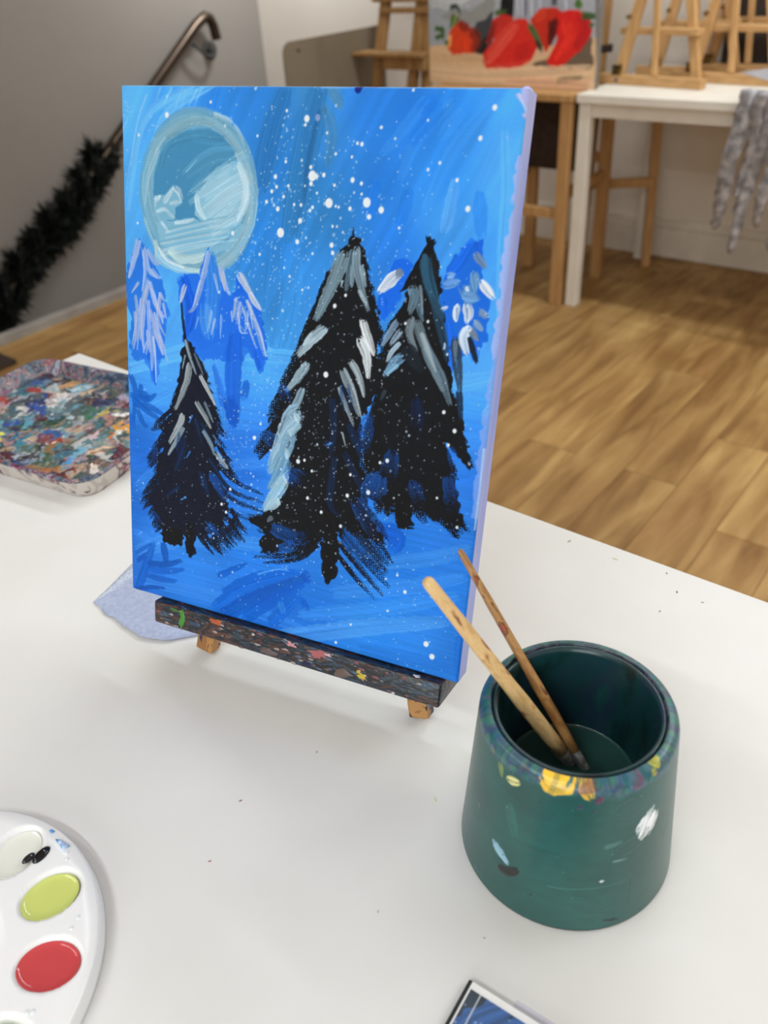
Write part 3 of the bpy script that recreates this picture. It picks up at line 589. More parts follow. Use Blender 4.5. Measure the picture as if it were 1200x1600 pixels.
('s',[(118.7,268.4),(114.0,284.2)],3.5,1.5,(140,170,228),0.75,0.45,0.6),
('p',[(476,150),(455,172),(446,192),(448,224),(457,262),(467,280),(497,264),(505,251),(505,218),(504,208),(493,182),(488,149)],(28,90,202),0.92,2),
('s',[(477.8,150.0),(464.4,174.4),(451.1,193.4)],11.7,9.3,(30,92,214),0.8,0.2,0.5),
('s',[(484.1,149.6),(485.7,172.6)],10.3,7.0,(28,88,210),0.9,0.1,0.5),
('p',[(389,176),(395,173),(408,175),(410,189),(401,214),(380,246),(373,223),(373,213)],(26,90,212),0.9,2),
('s',[(375.5,219.0),(377.6,244.1)],14.0,9.3,(26,90,212),0.8,0.3,0.3),
('s',[(455.5,237.1),(461.5,265.8),(467.2,292.3)],18.0,12.0,(30,92,214),0.8,0.3,0.3),
('s',[(490.7,246.3),(494.1,275.2)],15.0,12.0,(36,98,218),0.6,0.5,0.3),
('s',[(5.6,358.8),(13.7,379.8),(9.0,428.5)],10.0,6.0,(26,84,180),0.85,0.3,0.4),
('s',[(24.3,369.9),(16.7,401.7)],8.5,5.1,(26,84,180),0.85,0.3,0.4),
('s',[(6.6,386.4),(34.2,387.9),(49.8,378.7)],10.0,6.0,(26,84,180),0.85,0.3,0.4),
('s',[(9.8,397.1),(37.5,398.5),(63.0,405.8)],11.0,6.6,(26,84,180),0.85,0.3,0.4),
('s',[(9.9,391.5),(33.9,404.7),(56.1,413.0)],10.0,6.0,(26,84,180),0.85,0.3,0.4),
('s',[(16.6,404.5),(26.6,422.8),(35.2,427.1)],9.0,5.4,(26,84,180),0.85,0.3,0.4),
('s',[(5.8,414.7),(10.6,433.9)],11.0,6.6,(26,84,180),0.85,0.3,0.4),
('s',[(20.5,384.3),(41.1,386.9)],15.0,9.0,(26,84,180),0.85,0.3,0.4),
('s',[(10.0,682.5),(25.8,639.8),(43.0,596.4)],15.0,10.5,(26,84,184),0.85,0.3,0.4),
('s',[(7.7,621.8),(39.4,598.8)],6.5,4.5,(26,84,184),0.85,0.3,0.4),
('s',[(59.2,594.3),(64.3,624.2)],12.5,8.8,(22,72,165),0.85,0.3,0.4),
('s',[(31.5,632.0),(66.1,625.4),(92.8,612.8)],10.0,7.0,(22,72,165),0.85,0.3,0.4),
('s',[(33.2,641.2),(66.0,636.4),(96.3,625.9)],10.0,7.0,(26,84,184),0.85,0.3,0.4),
('s',[(29.3,651.7),(54.9,651.8),(83.8,647.8)],10.0,7.0,(26,84,184),0.85,0.3,0.4),
('s',[(6.3,680.2),(36.4,669.3),(62.1,664.4)],7.5,5.2,(22,72,165),0.85,0.3,0.4),
('s',[(11.1,633.7),(29.9,616.6)],7.5,5.2,(22,72,165),0.85,0.3,0.4),
('s',[(156.0,621.5),(179.0,606.5),(201.6,591.8)],10.1,6.0,(18,74,172),0.75,0.35,0.5),
('s',[(164.2,645.6),(214.7,609.4),(277.4,584.9)],15.5,9.3,(20,82,186),0.75,0.35,0.5),
('s',[(148.8,673.8),(205.2,630.4),(287.0,584.8)],23.2,13.9,(26,90,196),0.75,0.35,0.5),
('s',[(164.8,679.3),(225.5,634.6),(296.7,589.1)],23.2,13.9,(18,74,172),0.75,0.35,0.5),
('s',[(201.3,674.3),(240.8,640.0),(292.4,599.2)],19.3,11.6,(20,82,186),0.75,0.35,0.5),
('s',[(242.0,672.8),(260.9,648.7),(288.4,613.8)],19.3,11.6,(26,90,196),0.75,0.35,0.5),
('s',[(288.9,622.8),(301.7,637.8)],11.6,7.0,(20,82,186),0.75,0.35,0.5),
('s',[(154.0,662.7),(179.7,636.9)],11.6,7.0,(26,90,196),0.75,0.35,0.5),
('s',[(291.6,583.7),(299.5,597.4)],13.9,8.4,(18,74,172),0.75,0.35,0.5),
('s',[(219.5,603.6),(248.6,589.6),(267.9,586.3)],3.1,1.9,(90,150,230),0.7,0.3,0.3),
('s',[(255.5,636.2),(263.6,652.7)],11.6,7.7,(60,130,215),0.5,0.5,0.3),
('s',[(390.1,502.6),(415.6,501.1),(419.4,520.9)],23.2,19.3,(24,86,196),0.85,0.15,0.5),
('s',[(393.5,501.2),(420.3,504.8),(415.5,525.2)],21.0,18.0,(24,86,196),0.85,0.2,0.5),
('s',[(91.8,253.5),(95.0,281.2),(99.7,303.9)],3.5,4.5,(10,17,32),0.85,0.35,0.4),
('p',[(98,291),(92,328),(82,370),(71,404),(53,424),(64,439),(50,482),(52,499),(35,532),(47,557),(59,576),(63,592),(91,589),(96,568),(99,601),(107,609),(114,594),(117,563),(139,564),(162,547),(171,511),(158,473),(147,436),(153,402),(140,372),(132,342),(117,317)],(10,17,32),0.98,3),
('f',[(95,328),(82,373),(65,408),(42,429)],(19,-21),19,5.8,(10,17,32),0.8),
('f',[(58,435),(34,476),(46,494),(21,538),(40,565),(50,584)],(24,-21),31,9.2,(10,17,32),0.8),
('f',[(114,315),(133,339),(148,380),(166,421)],(-16,-16),19,5.8,(10,17,32),0.8),
('f',[(153,419),(177,459),(187,485)],(-23,-21),14,5.8,(10,17,32),0.88),
('f',[(126,570),(143,589),(166,583),(179,570),(195,558),(199,542)],(-24,-25),21,8.5,(10,17,32),0.8),
('s',[(127.7,423.0),(167.2,471.6),(224.7,488.4)],9.5,4.5,(10,17,32),0.95,0.75,0.4),
('s',[(124.5,431.8),(167.6,488.5),(226.6,499.2)],8.5,4.0,(10,17,32),0.95,0.75,0.4),
('s',[(127.9,450.8),(167.8,499.8),(225.5,512.1)],9.5,4.5,(10,17,32),0.95,0.75,0.4),
('s',[(121.5,466.0),(155.0,513.9),(200.6,527.4)],11.4,5.4,(10,17,32),0.95,0.75,0.4),
('s',[(114.9,481.5),(148.6,526.8),(199.5,542.0)],12.3,5.9,(10,17,32),0.95,0.75,0.4),
('s',[(121.7,509.0),(155.4,542.9),(198.4,561.2)],11.4,5.4,(10,17,32),0.95,0.75,0.4),
('s',[(81.5,408.4),(57.7,420.6),(40.4,430.5)],11.4,5.4,(10,17,32),0.95,0.75,0.4),
('s',[(134.0,405.5),(166.3,420.6)],8.5,4.0,(10,17,32),0.95,0.75,0.4),
('p',[(54,580),(67,568),(91,566),(93,588),(70,595),(59,590)],(7,8,11),1,2),
('s',[(105.6,556.6),(106.7,580.4),(106.4,606.5)],13.0,6.0,(7,8,11),1,0,0.5),
('s',[(137.8,454.6),(167.6,488.5)],5.5,2.5,(28,58,110),0.5,0.55,0.3),
('s',[(124.3,407.1),(154.0,451.7)],5.5,2.5,(28,58,110),0.5,0.55,0.3),
('s',[(114.5,403.1),(127.9,439.6)],5.5,2.5,(28,58,110),0.5,0.55,0.3),
('s',[(87.8,504.1),(63.5,523.6)],5.5,2.5,(28,58,110),0.5,0.55,0.3),
('s',[(121.5,474.6),(138.4,508.6)],5.5,2.5,(28,58,110),0.5,0.55,0.3),
('s',[(81.1,482.1),(98.1,439.1)],5.5,2.5,(28,58,110),0.5,0.55,0.3),
('s',[(106.4,449.0),(99.8,460.0)],3.5,2.0,(60,120,205),0.8,0.2,0.3),
('s',[(99.8,516.3),(89.5,522.8)],3.5,2.0,(60,120,205),0.8,0.2,0.3),
('s',[(109.6,398.5),(104.7,410.2)],3.5,2.0,(60,120,205),0.8,0.2,0.3),
('s',[(98.8,300.1),(104.6,318.9),(115.9,343.7)],5.9,3.1,(150,168,180),0.88,0.3,0.6),
('s',[(98.1,319.7),(93.3,338.8)],3.2,1.8,(150,168,180),0.88,0.3,0.6),
('s',[(105.2,332.0),(99.8,356.6),(81.5,396.0)],11.1,5.9,(160,172,178),0.88,0.3,0.6),
('s',[(93.1,401.0),(89.8,412.6),(71.1,443.8)],11.7,6.3,(165,176,182),0.88,0.3,0.6),
('s',[(94.8,417.4),(84.7,435.8),(69.2,461.2)],8.5,4.5,(140,158,172),0.88,0.3,0.6),
('s',[(122.3,344.2),(133.6,359.8),(146.5,379.2)],7.2,3.8,(190,198,202),0.88,0.3,0.6),
('s',[(116.1,379.8),(130.7,397.9),(140.6,412.6)],8.5,4.5,(160,170,174),0.88,0.3,0.6),
('s',[(129.0,377.9),(143.7,403.9)],5.2,2.8,(120,138,150),0.88,0.3,0.6),
('s',[(127.7,417.5),(140.8,434.6),(145.9,447.6)],7.2,3.8,(120,140,158),0.88,0.3,0.6),
('s',[(143.9,420.3),(156.9,434.6)],3.2,1.8,(90,120,150),0.88,0.3,0.6),
('s',[(149.0,444.2),(160.5,456.1),(168.7,463.0)],9.1,4.9,(165,180,190),0.88,0.3,0.6),
('s',[(112.6,315.3),(127.1,342.2)],4.5,2.4,(95,110,122),0.88,0.3,0.6),
('s',[(332.7,145.4),(334.9,166.2)],1.8,4.8,(9,10,14),0.9,0.4,0.3),
('p',[(332,156),(342,157),(356,194),(370,235),(378,257),(376,282),(389,297),(377,333),(357,372),(366,400),(360,417),(379,447),(375,473),(393,498),(408,517),(381,514),(346,499),(338,513),(340,546),(337,581),(332,591),(319,582),(314,529),(292,534),(256,559),(224,570),(225,538),(202,526),(217,518),(235,502),(256,481),(261,431),(242,403),(241,372),(257,336),(267,304),(283,256),(303,201),(319,170)],(9,10,14),0.99,3),
('f',[(298,218),(279,262),(261,305)],(20,-32),19,7.8,(9,10,14),0.72),
('f',[(261,305),(248,337),(232,370),(228,405),(214,427),(220,439)],(35,-36),40,11.1,(9,10,14),0.8),
('f',[(349,176),(366,217),(379,259),(385,281)],(-17,-22),21,7.8,(9,10,14),0.72),
('f',[(357,378),(366,409),(376,451)],(-22,-29),16,11.1,(9,10,14),0.8),
('s',[(314.0,489.0),(261.5,514.9),(198.0,525.0)],19.8,10.6,(9,10,14),0.95,0.75,0.4),
('s',[(314.4,495.4),(276.7,526.8),(217.6,539.8)],19.8,10.6,(9,10,14),0.95,0.75,0.4),
('s',[(318.5,504.4),(277.9,550.3),(222.4,568.3)],22.5,12.0,(9,10,14),0.95,0.75,0.4),
('s',[(315.6,515.0),(284.9,545.3),(230.1,571.7)],18.0,9.6,(9,10,14),0.95,0.75,0.4),
('s',[(312.9,528.9),(271.1,562.2),(211.2,579.7)],9.9,5.3,(9,10,14),0.95,0.75,0.4),
('s',[(309.9,539.6),(278.7,567.3),(226.8,584.9)],9.0,4.8,(9,10,14),0.95,0.75,0.4),
('s',[(310.3,486.5),(267.6,488.7),(227.9,508.5)],18.0,9.6,(9,10,14),0.95,0.75,0.4),
('s',[(312.3,460.2),(281.4,476.0),(245.9,493.1)],27.0,14.4,(9,10,14),0.95,0.75,0.4),
('s',[(337.8,480.8),(373.7,505.5),(413.6,541.9)],28.8,16.2,(9,10,14),0.95,0.8,0.4),
('s',[(339.3,503.2),(368.0,519.8),(408.2,556.4)],24.0,13.5,(9,10,14),0.95,0.8,0.4),
('s',[(340.2,516.2),(376.7,544.1),(416.4,574.3)],12.5,7.0,(9,10,14),0.95,0.8,0.4),
('s',[(339.3,529.6),(370.7,555.6),(407.4,586.7)],10.6,5.9,(9,10,14),0.95,0.8,0.4),
('s',[(338.7,546.4),(364.9,570.4),(397.9,595.9)],8.6,4.9,(9,10,14),0.95,0.8,0.4),
('s',[(344.6,479.4),(379.4,491.4),(408.2,517.2)],28.8,16.2,(9,10,14),0.95,0.8,0.4),
('s',[(333.4,465.7),(366.1,494.2),(394.6,513.8)],33.6,18.9,(9,10,14),0.95,0.8,0.4),
('s',[(324.5,477.1),(327.9,532.1),(327.2,588.3)],22.8,10.8,(6,7,10),1,0,0.6),
('s',[(367.8,516.6),(389.3,531.3),(410.4,542.7)],12.0,9.0,(20,50,95),0.6,0.5,0.3),
('s',[(318.9,347.6),(322.9,383.2),(320.2,420.7)],10.8,6.6,(22,52,100),0.5,0.55,0.3),
('s',[(326.9,419.5),(323.8,477.2),(338.7,493.6)],10.8,6.6,(22,52,100),0.5,0.55,0.3),
('s',[(339.9,411.0),(377.4,466.3)],10.8,6.6,(22,52,100),0.5,0.55,0.3),
('s',[(312.3,403.5),(322.6,404.8)],10.8,6.6,(22,52,100),0.5,0.55,0.3),
('s',[(344.0,373.7),(363.4,413.0)],10.8,6.6,(22,52,100),0.5,0.55,0.3),
('s',[(315.8,404.4),(322.3,400.2)],3.0,1.8,(70,130,215),0.8,0.2,0.3),
('s',[(361.1,383.0),(368.5,372.8),(366.2,406.4)],6.6,3.0,(40,80,170),0.7,0.4,0.3),
('s',[(374.8,351.0),(360.0,368.2)],4.8,3.0,(38,88,180),0.6,0.4,0.3),
('s',[(323.0,175.0),(312.9,202.9),(290.0,253.8)],20.3,10.9,(122,148,164),0.9,0.3,0.7),
('s',[(321.5,199.4),(324.4,185.6)],6.2,3.4,(110,130,145),0.9,0.3,0.7),
('s',[(334.3,171.5),(331.4,195.8),(328.2,217.8)],10.1,5.5,(96,120,138),0.9,0.3,0.7),
('s',[(338.7,168.5),(342.2,194.9),(359.4,236.6)],11.7,6.3,(130,155,172),0.9,0.3,0.7),
('s',[(346.3,186.5),(354.2,209.9)],7.0,3.8,(140,165,180),0.9,0.3,0.7),
('s',[(345.2,213.5),(357.5,231.3)],5.5,2.9,(170,190,205),0.9,0.3,0.7),
('s',[(335.5,187.4),(335.6,211.7)],7.0,3.8,(130,155,172),0.9,0.3,0.7),
('s',[(323.2,204.7),(321.5,213.0)],3.9,2.1,(160,180,195),0.9,0.3,0.7),
('s',[(302.0,262.4),(284.8,278.8),(267.3,299.9)],15.6,8.4,(165,188,204),0.9,0.3,0.7),
('s',[(287.8,272.6),(275.0,285.7)],11.7,6.3,(175,196,210),0.9,0.3,0.7),
('s',[(281.3,308.4),(270.2,324.7),(253.9,345.1)],13.3,7.1,(145,170,186),0.9,0.3,0.7),
('s',[(276.2,340.4),(266.9,361.5),(251.7,376.2)],11.7,6.3,(135,160,178),0.9,0.3,0.7),
('s',[(270.7,368.6),(259.2,384.3),(233.2,452.6)],27.3,14.7,(140,172,198),0.9,0.3,0.7),
('s',[(271.4,382.4),(256.4,400.4),(236.2,435.8)],19.5,10.5,(150,182,206),0.9,0.3,0.7),
('s',[(263.4,399.3),(250.6,433.2),(231.5,456.2)],19.5,10.5,(120,158,190),0.9,0.3,0.7),
('s',[(257.8,431.9),(248.0,456.4),(234.2,478.8)],23.4,12.6,(110,148,180),0.9,0.3,0.7),
('s',[(257.1,457.9),(241.8,483.9),(226.0,508.9)],21.1,11.3,(150,184,206),0.9,0.3,0.7),
('s',[(245.9,493.1),(231.5,506.1)],15.6,8.4,(160,190,210),0.9,0.3,0.7),
('s',[(239.4,516.3),(232.1,522.9)],7.8,4.2,(90,100,110),0.9,0.3,0.7),
('s',[(353.1,248.3),(360.0,264.2),(371.1,285.3)],12.5,6.7,(225,232,240),0.9,0.3,0.7),
('s',[(351.0,270.9),(360.2,286.7),(365.5,314.6)],14.0,7.6,(215,224,232),0.9,0.3,0.7),
('s',[(330.2,308.4),(344.3,332.1),(357.9,362.5)],13.3,7.1,(160,178,190),0.9,0.3,0.7),
('s',[(341.8,297.6),(352.6,313.4),(361.5,336.9)],10.1,5.5,(165,180,190),0.9,0.3,0.7),
('s',[(327.1,331.0),(339.2,353.5),(350.6,374.2)],7.0,3.8,(140,156,168),0.9,0.3,0.7),
('s',[(335.5,385.7),(340.9,401.6)],3.1,1.7,(150,165,175),0.9,0.3,0.7),
('s',[(267.4,372.2),(273.1,382.1)],7.2,6.0,(175,204,222),0.85,0.1,0.8),
('s',[(261.4,393.3),(265.3,402.1)],7.2,6.0,(175,204,222),0.85,0.1,0.8),
('s',[(257.2,419.3),(259.6,431.6)],7.2,6.0,(175,204,222),0.85,0.1,0.8),
('s',[(256.9,451.5),(259.2,464.0)],7.2,6.0,(175,204,222),0.85,0.1,0.8),
('s',[(245.7,489.8),(249.7,497.3)],7.2,6.0,(175,204,222),0.85,0.1,0.8),
('s',[(427.0,156.8),(430.7,179.5)],3.0,7.2,(9,10,14),0.9,0.4,0.3),
('p',[(426,161),(437,169),(445,199),(450,230),(463,276),(472,308),(486,345),(506,402),(497,399),(473,376),(465,380),(487,414),(504,474),(494,479),(477,464),(465,470),(447,452),(434,458),(440,486),(416,491),(415,468),(391,470),(377,460),(370,415),(376,360),(384,326),(378,307),(387,269),(397,241),(409,207),(399,214),(415,181)],(9,10,14),0.99,3),
('f',[(421,167),(410,190),(399,215)],(13,-16),14,6.9,(9,10,14),0.64),
('f',[(397,241),(381,267),(380,298),(375,339)],(19,-26),21,10.2,(9,10,14),0.8),
('f',[(376,345),(366,388),(366,431),(377,466)],(16,-34),24,12.0,(9,10,14),0.8),
('f',[(437,169),(445,201)],(-11,-19),9,7.8,(9,10,14),0.64),
('f',[(449,230),(463,282),(472,319)],(-20,-27),16,7.8,(9,10,14),0.8),
('f',[(478,332),(497,377),(508,403)],(-24,-35),14,10.2,(9,10,14),0.64),
('f',[(464,377),(482,400),(491,416)],(-21,-28),12,12.0,(9,10,14),0.8),
('f',[(506,477),(494,485),(478,473),(462,468),(449,473),(442,459)],(-29,-39),24,14.7,(9,10,14),0.8),
('f',[(417,471),(401,477),(385,474)],(9,-42),14,14.7,(9,10,14),0.8),
('s',[(423.2,447.8),(426.0,489.3)],18.0,19.8,(6,7,10),1,0.05,0.5),
('s',[(419.0,490.5),(441.4,488.1)],4.8,2.4,(6,7,10),1,0.2,0.3),
('s',[(425.4,169.6),(430.8,195.0),(450.9,234.9)],17.2,9.2,(48,86,116),0.85,0.4,0.5),
('s',[(438.4,212.5),(454.6,255.9),(463.2,281.9)],11.7,6.3,(40,66,88),0.85,0.4,0.5),
('s',[(411.3,204.6),(415.2,214.8),(411.1,233.9)],14.0,7.6,(110,132,148),0.85,0.4,0.5),
('s',[(413.0,207.1),(422.3,227.3),(428.0,240.1)],9.4,5.0,(90,118,138),0.85,0.4,0.5),
('s',[(421.2,201.0),(427.2,232.2)],4.7,2.5,(130,150,165),0.85,0.4,0.5),
('s',[(414.5,238.9),(413.1,255.3),(424.1,275.9)],11.7,6.3,(120,135,146),0.85,0.4,0.5),
('s',[(420.7,240.9),(439.4,279.5),(460.9,315.3)],13.3,7.1,(120,140,152),0.85,0.4,0.5),
('s',[(435.3,269.0),(456.2,299.3),(471.4,330.5)],13.3,7.1,(100,122,138),0.85,0.4,0.5),
('s',[(427.9,253.6),(449.8,294.6)],6.2,3.4,(150,165,175),0.85,0.4,0.5),
('s',[(411.6,271.9),(432.1,297.0)],19.5,10.5,(26,34,42),0.85,0.4,0.5),
('s',[(396.9,243.5),(386.2,261.2),(379.6,274.4)],8.6,4.6,(140,168,200),0.85,0.4,0.5),
('s',[(402.4,253.8),(390.2,271.8)],8.6,4.6,(160,186,214),0.85,0.4,0.5),
('s',[(402.1,267.6),(392.5,279.8),(387.3,291.7)],7.0,3.8,(180,205,228),0.85,0.4,0.5),
('s',[(406.6,283.6),(398.0,290.3),(385.6,308.9)],14.0,7.6,(110,150,190),0.85,0.4,0.5),
('s',[(401.3,292.7),(386.9,305.9)],8.6,4.6,(130,170,205),0.85,0.4,0.5),
('s',[(388.5,324.3),(383.3,338.0)],5.5,2.9,(60,75,90),0.85,0.4,0.5),
('s',[(469.0,255.5),(475.3,285.7),(481.1,312.3)],13.3,7.1,(44,52,66),0.85,0.4,0.5),
('s',[(469.2,256.8),(471.8,280.7)],5.5,2.9,(110,125,138),0.85,0.4,0.5),
('s',[(479.7,312.5),(486.6,347.9)],9.4,5.0,(22,30,44),0.85,0.4,0.5),
('s',[(433.7,166.4),(440.8,194.1)],7.8,4.2,(20,22,26),0.85,0.4,0.5),
('s',[(368.9,357.8),(365.2,394.4),(363.6,416.0)],18.0,18.0,(34,78,165),0.6,1.3,0.15),
('s',[(387.9,433.1),(383.5,458.8),(401.2,474.1)],33.0,33.0,(36,90,190),0.6,1.3,0.15),
('s',[(404.5,399.6),(398.6,443.4)],21.0,21.0,(30,72,150),0.6,1.3,0.15),
('s',[(262.2,450.5),(287.9,465.0)],24.0,24.0,(34,82,175),0.6,1.3,0.15),
('s',[(240.0,531.5),(277.2,536.8),(301.7,521.3)],21.0,21.0,(36,90,190),0.6,1.3,0.15),
('s',[(252.3,559.6),(291.9,540.3)],15.0,15.0,(36,95,200),0.6,1.3,0.15),
('s',[(360.9,469.7),(386.7,499.4),(409.3,529.9)],24.0,24.0,(30,76,160),0.6,1.3,0.15),
('s',[(347.3,517.9),(376.9,547.4),(402.9,574.4)],21.0,21.0,(36,95,200),0.6,1.3,0.15),
('s',[(432.7,430.6),(454.8,462.9)],18.0,18.0,(30,80,170),0.6,1.3,0.15),
('s',[(477.7,416.0),(492.4,467.2)],18.0,18.0,(32,84,180),0.6,1.3,0.15),
('s',[(246.6,340.1),(261.9,368.4)],15.0,15.0,(34,84,180),0.6,1.3,0.15),
('s',[(224.2,405.8),(246.5,421.1)],18.0,18.0,(36,95,200),0.6,1.3,0.15),
('s',[(476.9,381.0),(492.5,413.2)],12.0,12.0,(36,95,200),0.6,1.3,0.15),
('s',[(334.2,327.7),(344.0,373.7)],15.0,15.0,(20,50,100),0.6,1.3,0.15),
('s',[(429.4,331.2),(438.0,387.7)],18.0,18.0,(16,40,84),0.6,1.3,0.15),
('s',[(46.9,453.7),(39.3,495.8)],12.5,12.5,(26,70,150),0.6,1.3,0.15),
('s',[(135.5,550.1),(162.5,570.8)],17.5,17.5,(34,90,190),0.6,1.3,0.15),
('s',[(141.3,476.5),(181.2,520.0)],15.0,15.0,(30,84,180),0.6,1.3,0.15),
('s',[(41.9,552.1),(55.9,570.4)],12.5,12.5,(26,70,150),0.6,1.3,0.15),
('s',[(91.4,429.1),(91.3,486.0)],15.0,15.0,(18,44,88),0.6,1.3,0.15),
('s',[(124.9,479.6),(138.5,520.1)],12.5,12.5,(20,52,104),0.6,1.3,0.15),
('s',[(392.3,191.8),(381.1,202.1),(371.4,213.2)],15.0,9.0,(222,226,232),0.92,0.2,0.9),
('s',[(396.2,186.3),(392.6,195.8)],9.7,5.8,(120,132,150),0.92,0.2,0.9),
('s',[(492.6,191.9),(502.0,201.2),(508.7,206.9)],11.2,6.7,(222,226,236),0.92,0.2,0.9),
('s',[(482.3,162.7),(488.6,169.6),(496.2,176.5)],9.0,5.4,(110,130,165),0.92,0.2,0.9),
('s',[(453.2,189.1),(461.3,185.8)],9.0,5.4,(120,160,215),0.92,0.2,0.9),
('s',[(449.9,198.4),(467.7,192.9)],11.2,6.7,(95,135,200),0.92,0.2,0.9),
('s',[(473.9,186.0),(480.7,208.4),(469.8,199.1)],18.7,11.2,(90,130,185),0.92,0.2,0.9),
('s',[(483.3,182.6),(486.7,200.1)],11.2,6.7,(100,140,190),0.92,0.2,0.9),
('s',[(475.0,207.6),(491.9,208.6)],12.7,7.6,(100,140,195),0.92,0.2,0.9),
('s',[(475.4,198.6),(478.6,202.1)],6.0,3.6,(190,210,230),0.92,0.2,0.9),
('s',[(467.8,218.7),(466.5,228.0),(468.2,235.7)],9.0,5.4,(205,216,230),0.92,0.2,0.9),
('s',[(478.8,216.3),(481.4,226.4),(480.5,235.7)],12.7,7.6,(205,216,232),0.92,0.2,0.9),
('s',[(449.8,224.5),(456.6,221.2)],5.2,3.1,(180,196,225),0.92,0.2,0.9),
('s',[(493.5,222.5),(505.3,227.8)],9.0,5.4,(130,150,185),0.92,0.2,0.9),
('s',[(489.2,233.4),(500.1,242.6)],9.0,5.4,(125,148,185),0.92,0.2,0.9),
('s',[(483.2,241.9),(478.8,253.0),(485.1,270.9)],13.5,8.1,(205,218,232),0.92,0.2,0.9),
('s',[(486.3,244.2),(495.8,253.7)],9.0,5.4,(110,125,140),0.92,0.2,0.9),
('s',[(485.8,252.2),(493.5,269.9),(498.0,278.7)],7.5,4.5,(20,26,36),0.92,0.2,0.9),
('s',[(457.3,267.7),(457.4,260.9)],3.7,2.2,(170,190,225),0.92,0.2,0.9),
('s',[(502.1,224.2),(499.0,222.0)],3.7,2.2,(150,170,200),0.92,0.2,0.9),
('s',[(479.2,220.1),(481.3,233.0)],2.4,1.2,(80,110,160),0.7,0.2,0.3),
('s',[(467.5,221.4),(468.4,234.4)],2.4,1.2,(80,110,160),0.7,0.2,0.3),
('p',[(508,7),(520,-4),(531,-3),(530,9),(529,77),(527,98),(524,95),(523,59),(522,35),(517,25),(519,23)],(176,180,236),1,2),
('p',[(516,63),(525,63),(521,170),(524,271),(514,272),(513,170),(517,103)],(172,178,236),0.8,2),
('s',[(509.7,5.7),(519.8,22.7),(517.2,25.4)],2.3,1.9,(190,205,240),0.8,0.3,1),
('p',[(511,372),(514,302),(515,264),(523,264),(527,457),(511,460)],(145,160,228),0.6,2),
('s',[(517.4,373.9),(518.5,419.9),(517.5,473.9)],4.2,3.0,(175,195,238),0.75,0.4,0.8),
('s',[(512.7,335.3),(519.8,323.2)],9.0,6.0,(110,165,240),0.5,0.5,0.3),
('s',[(517.3,605.5),(518.9,674.7)],15.5,11.6,(30,95,200),0.5,0.4,0.3),
('p',[(-8,-9),(-8,-9),(-8,-9)],(0,0,0),0,0),
('d',[(70.9,32.7,2.9)],(228,236,244),1),
('d',[(266.2,33.2,3.4)],(228,236,244),1),
('d',[(264.7,39.6,1.6)],(228,236,244),1),
('d',[(276.6,92.9,5.0)],(228,236,244),1),
('d',[(281.4,93.2,2.7)],(228,236,244),1),
('d',[(275.4,101.3,2.3)],(228,236,244),1),
('d',[(291.4,91.3,2.0)],(228,236,244),1),
('d',[(227.3,95.8,2.3)],(228,236,244),1),
('d',[(223.0,112.1,2.0)],(228,236,244),1),
('d',[(216.2,124.1,2.0)],(228,236,244),1),
('d',[(232.0,131.1,2.5)],(228,236,244),1),
('d',[(236.9,157.5,4.8)],(228,236,244),1),
('d',[(260.3,166.2,2.5)],(228,236,244),1),
('d',[(263.0,142.4,2.7)],(228,236,244),1),
('d',[(299.8,120.8,4.1)],(228,236,244),1),
('d',[(278.7,126.7,1.8)],(228,236,244),1),
('d',[(239.7,25.4,1.6)],(228,236,244),1),
('d',[(135.1,17.6,1.6)],(228,236,244),1),
('d',[(201.2,52.7,1.4)],(228,236,244),1),
('d',[(240.7,79.1,1.6)],(228,236,244),1),
('d',[(274.2,83.7,2.0)],(228,236,244),1),
('d',[(239.4,117.3,1.8)],(228,236,244),1),
('d',[(208.6,184.4,1.6)],(228,236,244),1),
('d',[(169.4,162.6,2.3)],(228,236,244),1),
('d',[(23.2,160.3,1.4)],(228,236,244),1),
('d',[(27.3,56.2,1.6)],(228,236,244),1),
('d',[(283.6,111.0,1.4)],(228,236,244),1),
('d',[(275.5,130.4,1.8)],(228,236,244),1),
('d',[(263.3,125.0,1.8)],(228,236,244),1),
('d',[(245.3,105.0,1.6)],(228,236,244),1),
('d',[(229.3,106.8,1.8)],(228,236,244),1),
('d',[(254.1,125.1,1.6)],(228,236,244),1),
('d',[(267.6,104.0,1.1)],(228,236,244),1),
('d',[(281.6,177.9,1.4)],(228,236,244),1),
('d',[(270.0,220.5,1.4)],(228,236,244),1),
('d',[(251.7,206.4,1.4)],(228,236,244),1),
('d',[(243.6,196.9,1.1)],(228,236,244),1),
('d',[(300.0,120.9,4.7)],(228,236,244),1),
('d',[(348.0,117.7,4.7)],(228,236,244),1),
('d',[(366.4,124.6,3.3)],(228,236,244),1),
('d',[(352.0,132.7,2.6)],(228,236,244),1),
('d',[(327.3,125.4,2.1)],(228,236,244),1),
('d',[(468.2,117.5,2.8)],(228,236,244),1),
('d',[(486.0,18.6,2.6)],(228,236,244),1),
('d',[(474.0,47.9,2.3)],(228,236,244),1),
('d',[(305.3,68.6,1.6)],(228,236,244),1),
('d',[(328.4,95.0,2.6)],(228,236,244),1),
('d',[(339.7,98.1,1.9)],(228,236,244),1),
('d',[(291.4,91.3,2.1)],(228,236,244),1),
('d',[(305.8,101.6,1.6)],(228,236,244),1),
('d',[(308.9,123.8,1.4)],(228,236,244),1),
('d',[(312.8,124.6,1.4)],(228,236,244),1),
('d',[(359.6,40.1,1.6)],(228,236,244),1),
('d',[(418.5,80.5,1.6)],(228,236,244),1),
('d',[(431.4,73.3,1.6)],(228,236,244),1),
('d',[(390.0,142.0,1.4)],(228,236,244),1),
('d',[(337.3,57.6,2.1)],(228,236,244),1),
('d',[(331.7,56.8,1.6)],(228,236,244),1),
('d',[(325.8,71.0,1.4)],(228,236,244),1),
